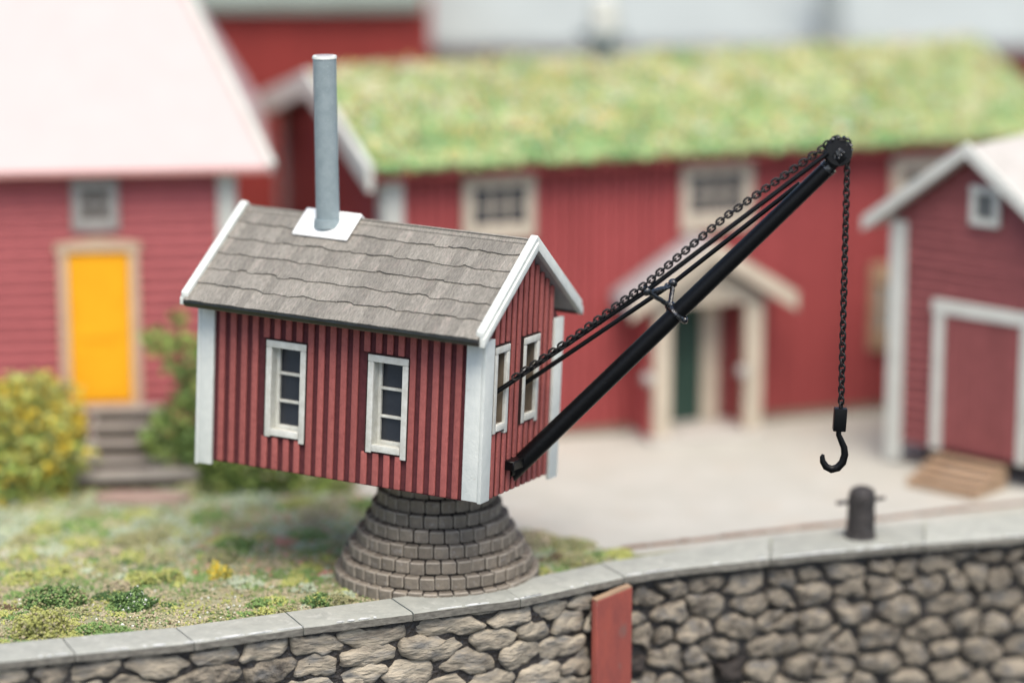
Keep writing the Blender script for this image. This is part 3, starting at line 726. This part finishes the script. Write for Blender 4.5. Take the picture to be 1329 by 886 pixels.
# hook block and hook
mm = MB(); mm.box(-.085, .075, -.06, .06, -.15, .14); hb = mm.build('hook_block', M['iron'], crane, bevel=.016, seg=2)
HB = Matrix.Translation((hx - .005, hy, HZ - .12)) @ Matrix.Rotation(R(3), 4, 'Y'); hb.matrix_local = CI @ HB
pts = [(-.01, 0, -.12), (-.005, 0, -.20), (.03, 0, -.27), (.075, 0, -.36), (.09, 0, -.45), (.07, 0, -.55), (.015, 0, -.62), (-.06, 0, -.645), (-.13, 0, -.615), (-.175, 0, -.55), (-.185, 0, -.49), (-.175, 0, -.46)]
mm = MB(); mm.tube(pts, [.032, .034, .038, .042, .046, .05, .052, .05, .045, .038, .030, .018], 12)
mm.v = [(x, y * .8, z) for x, y, z in mm.v]
hk = mm.build('hook', M['iron'], crane, smooth=True, ang=60); hk.matrix_local = CI @ HB

# ------------------------------------------------------------------ background houses
def bars(parent, name, boxes, m, bevel=0): 
    for b in boxes:
        mm = MB(); mm.box(*b); mm.build(name, m, parent, bevel=bevel)
def house_window(parent, u0, u1, z0, z1, y=0, trim=None, pane=None, cross=(1, 1), tw=.12, proj=.06, gl=None, head=0):
    """framed window on a wall facing -y at local y; parts: window > frame, muntin, pane"""
    trim = trim or M['housewhite']; pane = pane or M['pane']
    w = MB(); w.box(u0, u1, y - .015, y - .002, z0, z1); win = w.build('window', trim, parent)
    g = gl or (u0 + tw, u1 - tw, z0 + tw, z1 - tw)
    bars(win, 'frame', [(u0 - head, u1 + head, y - proj * 1.2, y - .0155, g[3], z1), (u0, g[0], y - proj, y - .0155, z0, g[3] - .002), (g[1], u1, y - proj, y - .0155, z0, g[3] - .002), (g[0] + .002, g[1] - .002, y - proj * 1.3, y - .0155, z0, g[2])], trim)
    bars(win, 'pane', [(g[0] + .002, g[1] - .002, y - .026, y - .018, g[2] + .002, g[3] - .002)], pane)
    for k in range(cross[0]):
        x = g[0] + (g[1] - g[0]) * (k + 1) / (cross[0] + 1); bars(win, 'muntin', [(x - .025, x + .025, y - .045, y - .028, g[2], g[3])], trim)
    for k in range(cross[1]):
        z = g[2] + (g[3] - g[2]) * (k + 1) / (cross[1] + 1); bars(win, 'muntin', [(g[0], g[1], y - .043, y - .0265, z - .02, z + .02)], trim)
    return win

# --- left house with the yellow door
lh = thing('red_house', 'red clapboard house with pale pink roof and bright yellow door', 'house', frame(-4.06, 43.15, 0, 6.5))
LW = 6.5
w = MB(); w.box(-LW, 0, 0, 5.5, 0, 4.45); wl = w.build('wall', M['red_dark'], lh)
z = .35; k = 0
while z < 4.4:
    mm = MB(); mm.add([(-LW, -.012, z + .17), (-.2, -.012, z + .17), (-LW, -.08, z), (-.2, -.08, z), (-LW, 0, z), (-.2, 0, z), (-LW, 0, z + .17), (-.2, 0, z + .17)], [(0, 1, 3, 2), (2, 3, 5, 4), (0, 6, 7, 1), (4, 5, 7, 6), (0, 2, 4, 6), (1, 7, 5, 3)])
    mm.build('plank', M['red_left'], wl); z += .172
w = MB(); w.box(-LW, 0, -.03, .3, 0, .35); w.build('foundation', M['slate'], lh)
bars(lh, 'corner_board', [(-.235, .03, -.10, .02, .3, 4.42), (.005, .05, .022, .3, .3, 4.42)], M['housewhite'])
house_window(lh, -2.34, -1.66, 3.42, 4.18, -.075, M['grey_trim'], cross=(1, 1), tw=.17, pane=M['pane_brown'])
# door
dr = MB(); dr.box(-2.42, -1.54, -.10, -.055, .86, 3.08); dr = dr.build('door', M['yellow'], lh)
bars(dr, 'panel', [(-2.32, -1.64, -.115, -.102, 1.81, 2.96), (-2.32, -1.64, -.115, -.102, .98, 1.66)], M['yellow'])
bars(dr, 'frame', [(-2.56, -2.43, -.14, -.05, .81, 3.10), (-1.53, -1.40, -.14, -.05, .81, 3.10)], M['tan_trim'])
mm = MB(); mm.prism([(-2.60, 3.11), (-1.36, 3.11), (-1.36, 3.22), (-1.98, 3.31), (-2.60, 3.22)], 1, -.15, -.05); mm.build('frame', M['tan_trim'], dr)
bars(dr, 'sill', [(-2.54, -1.42, -.2, -.05, .76, .805)], M['tan_trim'])
# roof: front slope with a hipped right end
mm = MB(); e0, e1, rz, ry = 4.36, -.42, 7.45, 2.75
A_ = [(-LW - .4, e1, e0), (.57, e1, e0), (-1.05, ry, rz), (-LW - .4, ry, rz)]
B_ = [(x, 5.5 - y, z) for x, y, z in A_]
mm.add(A_ + B_ + [(x, y, z - .1) for x, y, z in A_] + [(x, y, z - .1) for x, y, z in B_],
       [(0, 1, 2, 3), (4, 7, 6, 5), (1, 5, 6, 2), (8, 11, 10, 9), (12, 13, 14, 15), (9, 10, 14, 13), (0, 8, 9, 1), (1, 9, 13, 5), (5, 13, 12, 4), (3, 7, 15, 11), (0, 3, 11, 8), (4, 12, 15, 7)])
rf = mm.build('roof', M['tin_pink'], lh)
mm = MB(); mm.tube([(.56, e1 + .0, e0 + .0), (-1.05, ry, rz + .02)], .075, 6); mm.build('hip_board', M['housewhite'], rf)
bars(rf, 'eave_board', [(-LW - .4, .52, e1 - .03, e1 - .002, e0 - .085, e0 - .02)], M['pink_edge'])

# --- steps up to the yellow door
st = thing('wooden_steps', 'weathered grey wooden steps rising to the yellow door between two bushes', 'steps', frame(-5.45, 40.98, 0, 5))
def tread(x0, x1, y0, y1, z0, z1, m=M['grey_board']): mm = MB(); mm.box(x0, x1, y0, y1, z0, z1); mm.build('tread', m, st, bevel=.012)
tread(-.80, 1.02, .0, .28, .16, .27)
for k in range(4): tread(-.62, .50, .40 + k * .39, .66 + k * .39, .30 + k * .15, .36 + k * .15)
for k in range(4):
    mm = MB(); mm.box(-.54, .42, .46 + k * .39, .49 + k * .39, .14 + k * .15, .298 + k * .15); mm.build('riser', M['bark'], st)
mm = MB(); mm.box(-.74, .96, .03, .06, 0, .158); mm.build('riser', M['bark'], st)
for s in (-.56, .34):
    mm = MB(); mm.prism([(.1, 0), (2.0, 0), (2.0, .74), (1.7, .72), (.1, .13)], 0, s, s + .06); mm.build('stringer', M['grey_board'], st)
fs = MB(); fs.prism([(-.62, -.14), (-.1, -.24), (.45, -.17), (.66, .06), (.3, .27), (-.4, .25), (-.7, .08)], 2, -.02, .11)
o = fs.build('flagstone', M['flag'], bevel=.015); o.matrix_world = frame(-5.15, 40.45, 0, 0); tag(o, 'flat reddish brown stone slab lying in front of the wooden steps', 'stone')

# --- turf roofed house
th_ = thing('turf_house', 'long red board house with grassy turf roof and gabled porch', 'house', frame(-1.83, 43.2, 0, 18))
TLn, TD = 10.8, 6.4; TE = 4.29; TRz = 5.12
w = MB(); w.box(0, TLn, 0, TD, 0, TE); w.prism([(0, TE), (TD, TE), (TD / 2, TRz - .12)], 0, 0, TLn); tw_ = w.build('wall', M['red_dark'], th_)
x = .2
bmesh_cache = {}
def vboard(parent, x, wdt, z0, z1, T=Matrix.Identity(4)):
    key = (round(wdt, 2), round(z1 - z0, 1))
    if key not in bmesh_cache:
        mm = MB(); mm.box(0, key[0] - .022, -.035, 0, 0, z1 - z0); bmesh_cache[key] = mm.mesh('board', M['red_turf'], bevel=.008)
    return link('board', bmesh_cache[key], parent, T @ Matrix.Translation((x, 0, z0)))
while x < TLn - .1: vboard(tw_, x, .16, .12, TE); x += .16
TG = Matrix.Rotation(R(-90), 4, 'Z')      # gable facing -x
y = 0.02
while y < TD - .1:
    zt = TE + (TRz - .15 - TE) * (1 - abs(y + .08 - TD / 2) / (TD / 2)); vboard(tw_, -(y + .16), .16, .12, round(zt, 1) - .05, TG); y += .16
w = MB(); w.box(-.03, TLn + .03, -.06, .4, 0, .12); w.build('foundation', M['wood_raw'], th_)
bars(th_, 'corner_board', [(-.02, .24, -.07, -.001, .1, TE), (-.075, -.021, -.07, .26, .1, TE), (-.07, -.001, TD - .25, TD + .04, .1, TE)], M['housewhite'])
# turf roof
rf = MB(); EO = .34; sl_ = (TRz - TE) / (TD / 2); ze = TE - EO * sl_ + .10
rf.prism([(-EO, ze), (TD / 2, TRz + .10), (TD + EO, ze), (TD + EO, ze - .12), (TD / 2, TRz - .02), (-EO, ze - .12)], 0, -.30, TLn + .3)
rf = rf.build('roof', M['soil'], th_)
n = 30000
X = rng.uniform(-.22, TLn + .3, n); Y = rng.uniform(-EO - .04, TD / 2 + .15, n); Z = ze + (Y + EO) * sl_ - np.maximum(0, Y - TD / 2) * 2 * sl_
pn = np.array([noise.fractal((a * 1.5, b * 1.5, 2), 1, 2, 3) for a, b in zip(X, Y)]); pe = np.array([noise.noise((a * 2.2, b * 2.2, 8)) for a, b in zip(X, Y)])
u = rng.random(n)
mi = np.where(pn * .7 + (u - .5) * 1.0 + (.25 - Y * .16) > .12, 0, 1); mi = np.where((u > .72) & (pn < .2), 2, mi); mi = np.where((pe > .10) & (u < .34), 3, mi); mi = np.where(u > .965, 4, mi)
dome = .07 + .10 * pe + .06 * pn
scatter('turf', np.stack([X, Y, Z + dome * rng.uniform(0, .6, n)], 1), rng.uniform(.035, .085, n) * (1 + .5 * pn), mi, [PAL[k] for k in ('turfgreen', 'turflime', 'turfpale', 'turforange', 'turfred')], rf, 'blade')
n2 = 14000; X = rng.uniform(-.22, TLn + .3, n2); Y = rng.uniform(-EO - .06, TD / 2 + .1, n2); Z = ze + (Y + EO) * sl_
pn = np.array([noise.fractal((a * 1.5, b * 1.5, 2), 1, 2, 3) for a, b in zip(X, Y)]); u = rng.random(n2)
mi = np.where(pn * .7 + (u - .5) * .9 + (.25 - Y * .16) > .1, 0, np.where(u > .6, 2, 1))
scatter('turf_base', np.stack([X, Y, Z + rng.uniform(-.02, .07, n2)], 1), rng.uniform(.04, .09, n2), mi, [PAL[k] for k in ('turfgreen', 'turflime', 'turfpale')], rf, 'grain')
n3 = 5200; X = rng.uniform(-.25, TLn + .3, n3); X = X + .12 * np.round(rng.normal(0, 1, n3)) ; X = np.clip(X, -.26, TLn + .32); rid = rng.random(n3) < .5
Y = np.where(rid, TD / 2 + rng.normal(0, .12, n3), -EO + rng.normal(-.02, .05, n3)); Z = np.where(rid, TRz + .06, ze - .02) + np.where(rid, -abs(Y - TD / 2) * sl_, (Y + EO) * sl_)
gate = np.array([noise.noise((a * 2.7, b, 5)) for a, b in zip(X, rid * 9.)]) + rng.normal(0, .12, n3) > -.05
scatter('turf_fringe', np.stack([X, Y, Z], 1)[gate], (np.where(rid, rng.uniform(.06, .14, n3), rng.uniform(.03, .07, n3)))[gate], rng.choice(4, n3, p=(.3, .35, .25, .1))[gate], [PAL[k] for k in ('turfgreen', 'turflime', 'turfpale', 'turforange')], rf, 'blade')
n4 = 1500; X = rng.uniform(-.2, TLn + .2, n4); Y = rng.uniform(-EO, TD / 2 + .1, n4)
scatter('turf_flowers', np.stack([X, Y, ze + (Y + EO) * sl_ + rng.uniform(.08, .2, n4)], 1), rng.uniform(.025, .05, n4), rng.choice(4, n4, p=(.4, .3, .2, .1)), [PAL[k] for k in ('turforange', 'turfpale', 'white', 'turfred')], rf, 'grain')
# barge boards on the near gable
for side in (0, 1):
    lo, hi = -.20, .17
    zz = lambda y, o_: TE + y * sl_ + o_
    poly = [(-EO - .05, zz(-EO, lo)), (TD / 2, zz(TD / 2, lo)), (TD / 2, zz(TD / 2, hi)), (-EO - .05, zz(-EO, hi))]
    if side: poly = [(TD - y, z) for y, z in poly]
    mm = MB(); mm.prism(poly, 0, -.40, -.305); mm.build('barge_board', M['housewhite'], rf)
bars(rf, 'eave_board', [(-.3, TLn + .3, -EO - .03, -EO - .002, ze - .17, ze - .04)], M['red_dark'])
# windows on the long wall (label of local u along the wall)
house_window(th_, 1.14, 2.26, 3.12, 4.14, -.037, M['cream'], cross=(2, 1), gl=(1.32, 2.10, 3.36, 3.90))
house_window(th_, 4.58, 5.74, 3.06, 4.14, -.037, M['cream'], cross=(2, 1), gl=(4.74, 5.56, 3.34, 3.90))
house_window(th_, 8.05, 9.05, 3.05, 4.02, -.037, M['cream'], cross=(1, 1), gl=(8.25, 8.85, 3.28, 3.80))
house_window(th_, 7.74, 8.34, 1.0, 2.36, -.037, M['pine'], cross=(1, 1), gl=(7.88, 8.22, 1.3, 2.05), pane=M['slate'])
# porch
pc = MB(); pc.prism([(3.78, 2.075), (5.72, 2.075), (4.75, 2.72)], 1, -.80, -.05); pc = pc.build('porch', M['cream'], th_)
bars(pc, 'side_panel', [(3.80, 4.02, -.74, -.04, .08, 2.07), (5.41, 5.56, -.74, -.04, .08, 2.07)], M['red_turf'])
bars(pc, 'pillar', [(3.88, 4.15, -.86, -.745, .02, 2.06), (5.34, 5.62, -.86, -.745, .02, 2.06)], M['cream'])
bars(pc, 'step', [(3.80, 5.66, -.95, -.05, 0, .10)], M['pale_roof'])
mm = MB(); mm.prism([(3.46, 2.0), (4.75, 2.83), (6.04, 2.0), (6.04, 2.22), (4.75, 3.05), (3.46, 2.22)], 1, -1.02, -.04); mm.build('porch_roof', M['soffit'], pc, bevel=.02)
for s in (0, 1):
    poly = [(3.42, 1.96), (4.75, 2.80), (4.75, 3.09), (3.42, 2.24)]
    if s: poly = [(9.50 - a, b) for a, b in poly]
    mm = MB(); mm.prism(poly, 1, -1.09, -1.022); mm.build('porch_barge_board', M['cream'], pc)
dd = MB(); dd.box(4.20, 4.925, -.075, -.036, .12, 2.05); dd = dd.build('door', M['green_door'], th_)
bars(dd, 'frame', [(4.93, 5.20, -.12, -.036, .1, 2.05)], M['cream'])
bars(th_, 'door', [(5.205, 5.40, -.09, -.036, .12, 2.05)], M['red_right'])
for xx in (3.74, 5.26):
    mm = MB(); mm.lathe([(.04, -.02), (.09, 0), (.10, .09), (.08, .15), (.03, .17)], 14, 0, Matrix.Translation((xx, -.90, 1.05)) @ Matrix.Rotation(R(90), 4, 'X')); mm.build('lantern', M['grey_trim'], pc, smooth=True)
# chimney on the ridge
cb = MB(); cb.box(4.33, 4.63, TD / 2 - .15, TD / 2 + .15, TRz - .2, TRz + .50); cb = cb.build('chimney', M['slate'], th_)
bars(cb, 'cap', [(4.14, 4.80, TD / 2 - .33, TD / 2 + .33, TRz + .50, TRz + .60)], M['slate'])
mm = MB(); mm.lathe([(.26, 0), (.27, .2), (.2, .5), (.1, .55)], 18, 0, Matrix.Translation((4.50, TD / 2, TRz + .601))); mm.build('chimney_pot', M['housewhite'], cb, smooth=True)

# --- right house on piers
rh = thing('red_storehouse', 'red storehouse on dark piers with white barge boards and plank door', 'house', frame(5.79, 42.44, 0, -41))
RW0 = -.32; RWd, RD, RB = 2.35, 4.2, .37; RE, RA = 3.52, 4.78; RC = (RW0 + RWd) / 2
w = MB(); w.box(RW0, RWd, 0, RD, RB, 3.72); w.prism([(RW0, 3.72), (RWd, 3.72), (RC, 4.72)], 1, 0, RD); wr = w.build('wall', M['red_dark'], rh)
z = RB
while z < 4.6:
    zt = min(z + .148, 4.66); hw = (RWd - RW0) / 2 * (1 - max(0, (zt - 3.72)) / (4.72 - 3.72))
    if hw > .1:
        mm = MB(); a, b = RC - hw, RC + hw
        mm.add([(a, -.012, zt), (b, -.012, zt), (a, -.062, z), (b, -.062, z), (a, 0, z), (b, 0, z), (a, 0, zt), (b, 0, zt)], [(0, 1, 3, 2), (2, 3, 5, 4), (0, 6, 7, 1), (4, 5, 7, 6), (0, 2, 4, 6), (1, 7, 5, 3)])
        mm.build('plank', M['red_right'], wr)
    z += .15
bars(rh, 'corner_board', [(RW0 - .03, RW0 + .24, -.10, -.063, RB - .32, 3.62), (RW0 - .05, RW0 - .001, -.045, .2, RB - .02, 3.62), (RWd - .17, RWd + .05, -.10, -.063, RB - .02, 3.62)], M['housewhite'])
for (a, b) in ((.22, .1), (RWd - .3, .1), (.2, RD - .4), (RWd - .3, RD - .4)):
    mm = MB(); mm.box(a, a + .3, b, b + .3, 0, RB); mm.build('pier', M['stone_black'], rh, bevel=.03)
# roof
OV, OF = .34, .34; sr = (RA - RE) / (RC - RW0 + OV)
mm = MB(); zz = lambda t: RA + .06 - abs(t - RC) * sr
ol = RW0 - OV
mm.prism([(ol, zz(ol)), (RC, zz(RC)), (RWd + OV, zz(RWd + OV)), (RWd + OV, zz(RWd + OV) - .1), (RC, zz(RC) - .12), (ol, zz(ol) - .1)], 1, -OF + .08, RD + .3)
rr = mm.build('roof', M['pale_roof'], rh)
for s in (0, 1):
    poly = [(ol - .03, zz(ol) - .13), (RC, zz(RC) - .13), (RC, zz(RC) + .07), (ol - .03, zz(ol) + .07)]
    if s: poly = [(2 * RC - a, b) for a, b in poly]
    mm = MB(); mm.prism(poly, 1, -OF, -OF + .078); mm.build('barge_board', M['housewhite'], rr)
house_window(rh, .98, 1.46, 3.72, 4.28, -.058, M['housewhite'], cross=(0, 0), tw=.10, pane=M['slate_dark'])
dd = MB(); dd.box(.62, 1.88, -.075, -.046, RB + .02, 2.36); dd = dd.build('door', M['red_dark'], rh)
for k in range(7): bars(dd, 'plank', [(.625 + k * .179, .625 + k * .179 + .168, -.10, -.076, RB + .02, 2.355)], M['red_right'])
bars(dd, 'frame', [(.45, .61, -.125, -.046, RB + .0, 2.37), (1.89, 2.05, -.125, -.046, RB + .0, 2.37), (.42, 2.08, -.135, -.046, 2.375, 2.56)], M['housewhite'])
# pine steps in front of its door
ps = thing('pine_steps', 'small pale pine steps leaning below the storehouse plank door', 'steps', frame(5.79, 42.44, 0, -41) @ Matrix.Translation((.62, -1.0, 0)))
for k in range(4):
    mm = MB(); mm.box(0, 1.15, .04 + k * .2, .22 + k * .2, .10 + k * .065, .145 + k * .065); mm.build('tread', M['pine'], ps, bevel=.008)
for xx in (.02, 1.08):
    mm = MB(); mm.prism([(.0, 0), (.85, 0), (.85, .32), (.0, .098)], 0, xx, xx + .07); mm.build('stringer', M['pine'], ps)
mm = MB(); mm.box(.09, 1.078, .0, .05, .0, .09); mm.build('riser', M['pine'], ps)

# --- far buildings
FAZ = .30
fa = thing('red_barn', 'far red barn with dark olive roof glimpsed behind the pink roof', 'barn', frame(-9.5, 51.5, 0, 3))
w = MB(); w.box(0, 8.1, 0, 5, 0, 5.72); w = w.build('wall', M['red_far'], fa)
for k in range(27): bars(w, 'board', [(.02 + k * .295, .02 + k * .295 + .27, -.03, -.001, .1, 5.66)], M['red_far'])
mm = MB(); mm.prism([(-.3, 5.72), (2.5, 7.34), (5.3, 5.72), (5.3, 5.57), (2.5, 7.19), (-.3, 5.57)], 0, -.3, 8.0); mm.build('roof', M['olive_roof'], fa)
fb = thing('grey_roofed_barn', 'farthest long red barn with light grey roof behind the turf roof', 'barn', frame(-3.2, 55.5, 0, 1))
w = MB(); w.box(0, 20, 0, 7, 0, 4.7); w = w.build('wall', M['red_far'], fb)
for k in range(66): bars(w, 'board', [(.02 + k * .302, .02 + k * .302 + .275, -.03, -.001, .1, 4.6)], M['red_far'])
mm = MB(); mm.prism([(-.4, 4.55), (3.5, 7.4), (7.4, 4.55), (7.4, 4.4), (3.5, 7.25), (-.4, 4.4)], 0, -.4, 20.4); rb = mm.build('roof', M['grey_roof'], fb)
w = MB(); w.box(8.80, 9.22, -.80, -.42, 0, 6.6); cb = w.build('chimney', M['slate'], fb)
bars(cb, 'cap', [(8.73, 9.29, -.87, -.35, 6.6, 6.7)], M['slate'])

# ------------------------------------------------------------------ planting
def bush(name, label, cat, x, y, blobs, cols, n, size, stems=5, group=None):
    t = thing(name, label, cat, Matrix.Translation((x, y, 0)), group)
    P = []; mi = []; Sz = []
    tot = sum(b[3] ** 2 for b in blobs)
    for bx_, by_, bz_, br, wts in blobs:
        k = int(n * br ** 2 / tot); d = rng.normal(size=(k, 3)); d /= np.linalg.norm(d, axis=1)[:, None]
        rr_ = br * rng.uniform(.35, 1.08, k) ** .6
        wob_ = np.array([1 + .35 * noise.noise(tuple(v * 1.8 + Vector((bx_, by_, bz_)))) for v in map(Vector, d)])
        p = d * (rr_ * wob_)[:, None] + np.array((bx_, by_, bz_)); p[:, 2] = np.maximum(p[:, 2], .01)
        P.append(p); c = np.array([noise.noise((a[0] * 3.5, a[1] * 3.5, a[2] * 3.5)) for a in p]); u_ = rng.random(k)
        w_ = np.cumsum(wts); mi.append(np.searchsorted(w_ / w_[-1], np.clip(u_ * .75 + (c + .5) * .25, 0, .999)))
        Sz.append(rng.uniform(.6, 1.3, k) * size)
    scatter('crown', np.concatenate(P), np.concatenate(Sz), np.concatenate(mi), [PAL[c] for c in cols], t, 'leaf', kind=None)
    for k in range(stems):
        b = random.choice(blobs); mm = MB(); mm.tube([(b[0] * .3 + random.uniform(-.08, .08), b[1] * .3 + random.uniform(-.08, .08), 0), (b[0] * .7, b[1] * .7, b[2] * .6), (b[0], b[1], b[2])], [.03, .022, .01], 6)
        mm.build('stem', M['bark'], t, smooth=True)
    return t
bc = ('bushyellow', 'yellowgreen', 'bushgreen', 'bushdark')
bush('yellow_bush', 'rounded yellow leaved bush left of the wooden steps', 'bush', -6.75, 40.9,
     [(0, 0, .95, .72, (5, 4, 2, 1)), (-.5, .1, 1.1, .55, (4, 4, 2, 1)), (.25, -.1, .55, .55, (3, 3, 3, 2)), (-.3, -.2, .35, .6, (2, 3, 3, 3)), (.1, 0, 1.35, .42, (4, 5, 2, 0)), (.42, 0, 1.0, .35, (6, 3, 1, 0))], bc, 4200, .075)
bush('climbing_shrub', 'loose light green shrub climbing beside the crane cabin left wall', 'shrub', -4.62, 41.6,
     [(-.05, 0, 1.85, .34, (1, 4, 4, 0)), (-.42, -.05, 2.1, .22, (1, 4, 4, 0)), (.2, 0, 1.4, .42, (0, 3, 5, 1)), (-.05, -.05, .85, .45, (0, 3, 4, 3)), (-.35, -.1, .65, .33, (1, 4, 4, 2)), (.25, .05, .45, .45, (0, 1, 3, 5)), (-.1, 0, 2.38, .14, (3, 4, 2, 0))], ('yellowgreen', 'bushgreen', 'midgreen', 'bushdark'), 2300, .062)
bush('low_hedge', 'low dark green hedge on the grass below the crane cabin', 'hedge', -3.2, 41.0,
     [(-.9, 0, .25, .40, (0, 1, 3, 7)), (-.5, 0, .32, .44, (0, 1, 3, 7)), (-.1, .1, .28, .42, (0, 1, 3, 7)), (.35, .05, .18, .33, (0, 2, 4, 4)), (.7, 0, .12, .26, (0, 2, 4, 3))], bc, 2600, .05)

# grass: fine granules over the ground and foam-like clumps
gcols = ('olive', 'yellowgreen', 'midgreen', 'darkgreen', 'tan', 'palegreen', 'white', 'pink', 'brown')
gm = [PAL[c] for c in gcols]
from math import hypot
def in_yard(X, Y):
    res = np.zeros(len(X), bool); n = len(yard); j = n - 1
    for i in range(n):
        xi, yi = yard[i]; xj, yj = yard[j]
        c = ((yi > Y) != (yj > Y)) & (X < (xj - xi) * (Y - yi) / (yj - yi + 1e-12) + xi); res ^= c; j = i
    return res
def keep(X, Y, pad=.03):
    return (Y > quay_y(X) + pad) & (~in_yard(X, Y)) & (np.hypot(X - PX, Y - PY) > 1.27)
n = 60000
X = rng.uniform(-9, 1.5, n); Y = 33 + 9.6 * rng.random(n) ** 1.25; k = keep(X, Y, .0); X, Y = X[k], Y[k]; n = len(X)
cn = np.array([noise.fractal((a * .8, b * .8, 0), 1, 2, 3) for a, b in zip(X, Y)]); u = rng.random(n); far = np.clip((Y - 36.2) / 3, 0, 1)
v = cn + rng.normal(0, .22, n)
mi = np.select([u > .985, u > .97, v > .32, v > .08, v > -.12, v > -.3], [6, 8, 1, 4, 0, 4], 2)
mi = np.where((u < .42 * far), 5, mi); mi = np.where((u > .80) & (u < .80 + .12 * far), 2, mi); mi = np.where((u > .90) & (far > .25) & (X > -4.2) & (X < -1.8), 7, mi); mi = np.where((u < .06) & (far < .5), 3, mi)
scatter('grass', np.stack([X, Y, rng.uniform(-.005, .02, n)], 1), rng.uniform(.010, .026, n) * (1 + far * .7), mi, gm, None, 'grain')
P, mi, Sz = [], [], []
for c in range(560):
    x = random.uniform(-8, 1.6); y = random.uniform(33.2, 42.2)
    if abs(x + 5.15) < .8 and 39.7 < y < 40.9: continue
    if not keep(np.array([x]), np.array([y]), .10)[0]: continue
    f = min(max((y - 36) / 3, 0), 1); r_ = random.uniform(.06, .22) * (1 + .5 * f); kk = int(190 * (r_ / .15) ** 2)
    col = random.choices(range(9), (4, 3.2, 4.2, 1.6 * (1 - f), 2.0, 5 * f + .8, 0, .12 * f, .3))[0]
    a = rng.uniform(0, 2 * np.pi, kk); q = np.sqrt(rng.random(kk)) * r_ * (1 + .3 * np.sin(a * 3 + c)); hz = (1 - (q / r_ / 1.3) ** 2) * r_ * random.uniform(.2, .55) * rng.uniform(.2, 1, kk)
    P.append(np.stack([x + q * np.cos(a), y + q * np.sin(a), np.maximum(hz, 0)], 1)); Sz.append(rng.uniform(.009, .022, kk) * (1 + .6 * f))
    mi.append(np.where(rng.random(kk) < .78, col, rng.integers(0, 5, kk)))
P = np.concatenate(P); k = P[:, 1] > quay_y(P[:, 0]) + .0
scatter('moss', P[k], np.concatenate(Sz)[k], np.concatenate(mi)[k], gm, None, 'grain')
# single clumps one can point at
def clump(name, label, x, y, r_, h, cols, w, n, sz):
    d = rng.normal(size=(n, 3)); d /= np.linalg.norm(d, axis=1)[:, None]; d[:, 2] = abs(d[:, 2])
    wb = np.array([1 + .5 * noise.noise((v[0] * 2.2 + x, v[1] * 2.2, v[2] * 2.2)) for v in d])
    p = d * (rng.uniform(.3, 1, n) ** .5 * wb)[:, None] * np.array((r_, r_ * .8, h))
    o = scatter(name, p, rng.uniform(.6, 1.4, n) * sz, rng.choice(len(cols), n, p=np.array(w) / sum(w)), [PAL[c] for c in cols], None, 'grain', kind=None)
    o.location = (x, y, 0); tag(o, label, 'plant', 'moss clumps on the grass')
clump('moss_clump', 'bright yellow green moss clump by the coping at far left', -5.72, 34.72, .40, .30, ('yellowgreen', 'olive', 'tan'), (6, 2, 1), 2600, .017)
clump('moss_clump', 'small dark green moss tuft on the grass right of the yellow clump', -4.72, 35.75, .27, .20, ('darkgreen', 'midgreen', 'white'), (5, 4, .5), 1500, .017)
clump('moss_clump', 'round golden yellow moss tuft alone in the middle of the grass', -3.78, 37.0, .16, .17, ('bushyellow', 'yellowgreen', 'darkgreen'), (5, 3, 1), 900, .018)
clump('moss_clump', 'tiny dark green tuft in front of the stone pedestal', -2.42, 35.85, .20, .14, ('midgreen', 'darkgreen', 'yellowgreen'), (5, 3, 2), 900, .016)
clump('moss_clump', 'mid green moss tuft behind the bright yellow green clump', -5.75, 35.9, .42, .2, ('midgreen', 'darkgreen', 'olive'), (5, 3, 2), 2200, .018)
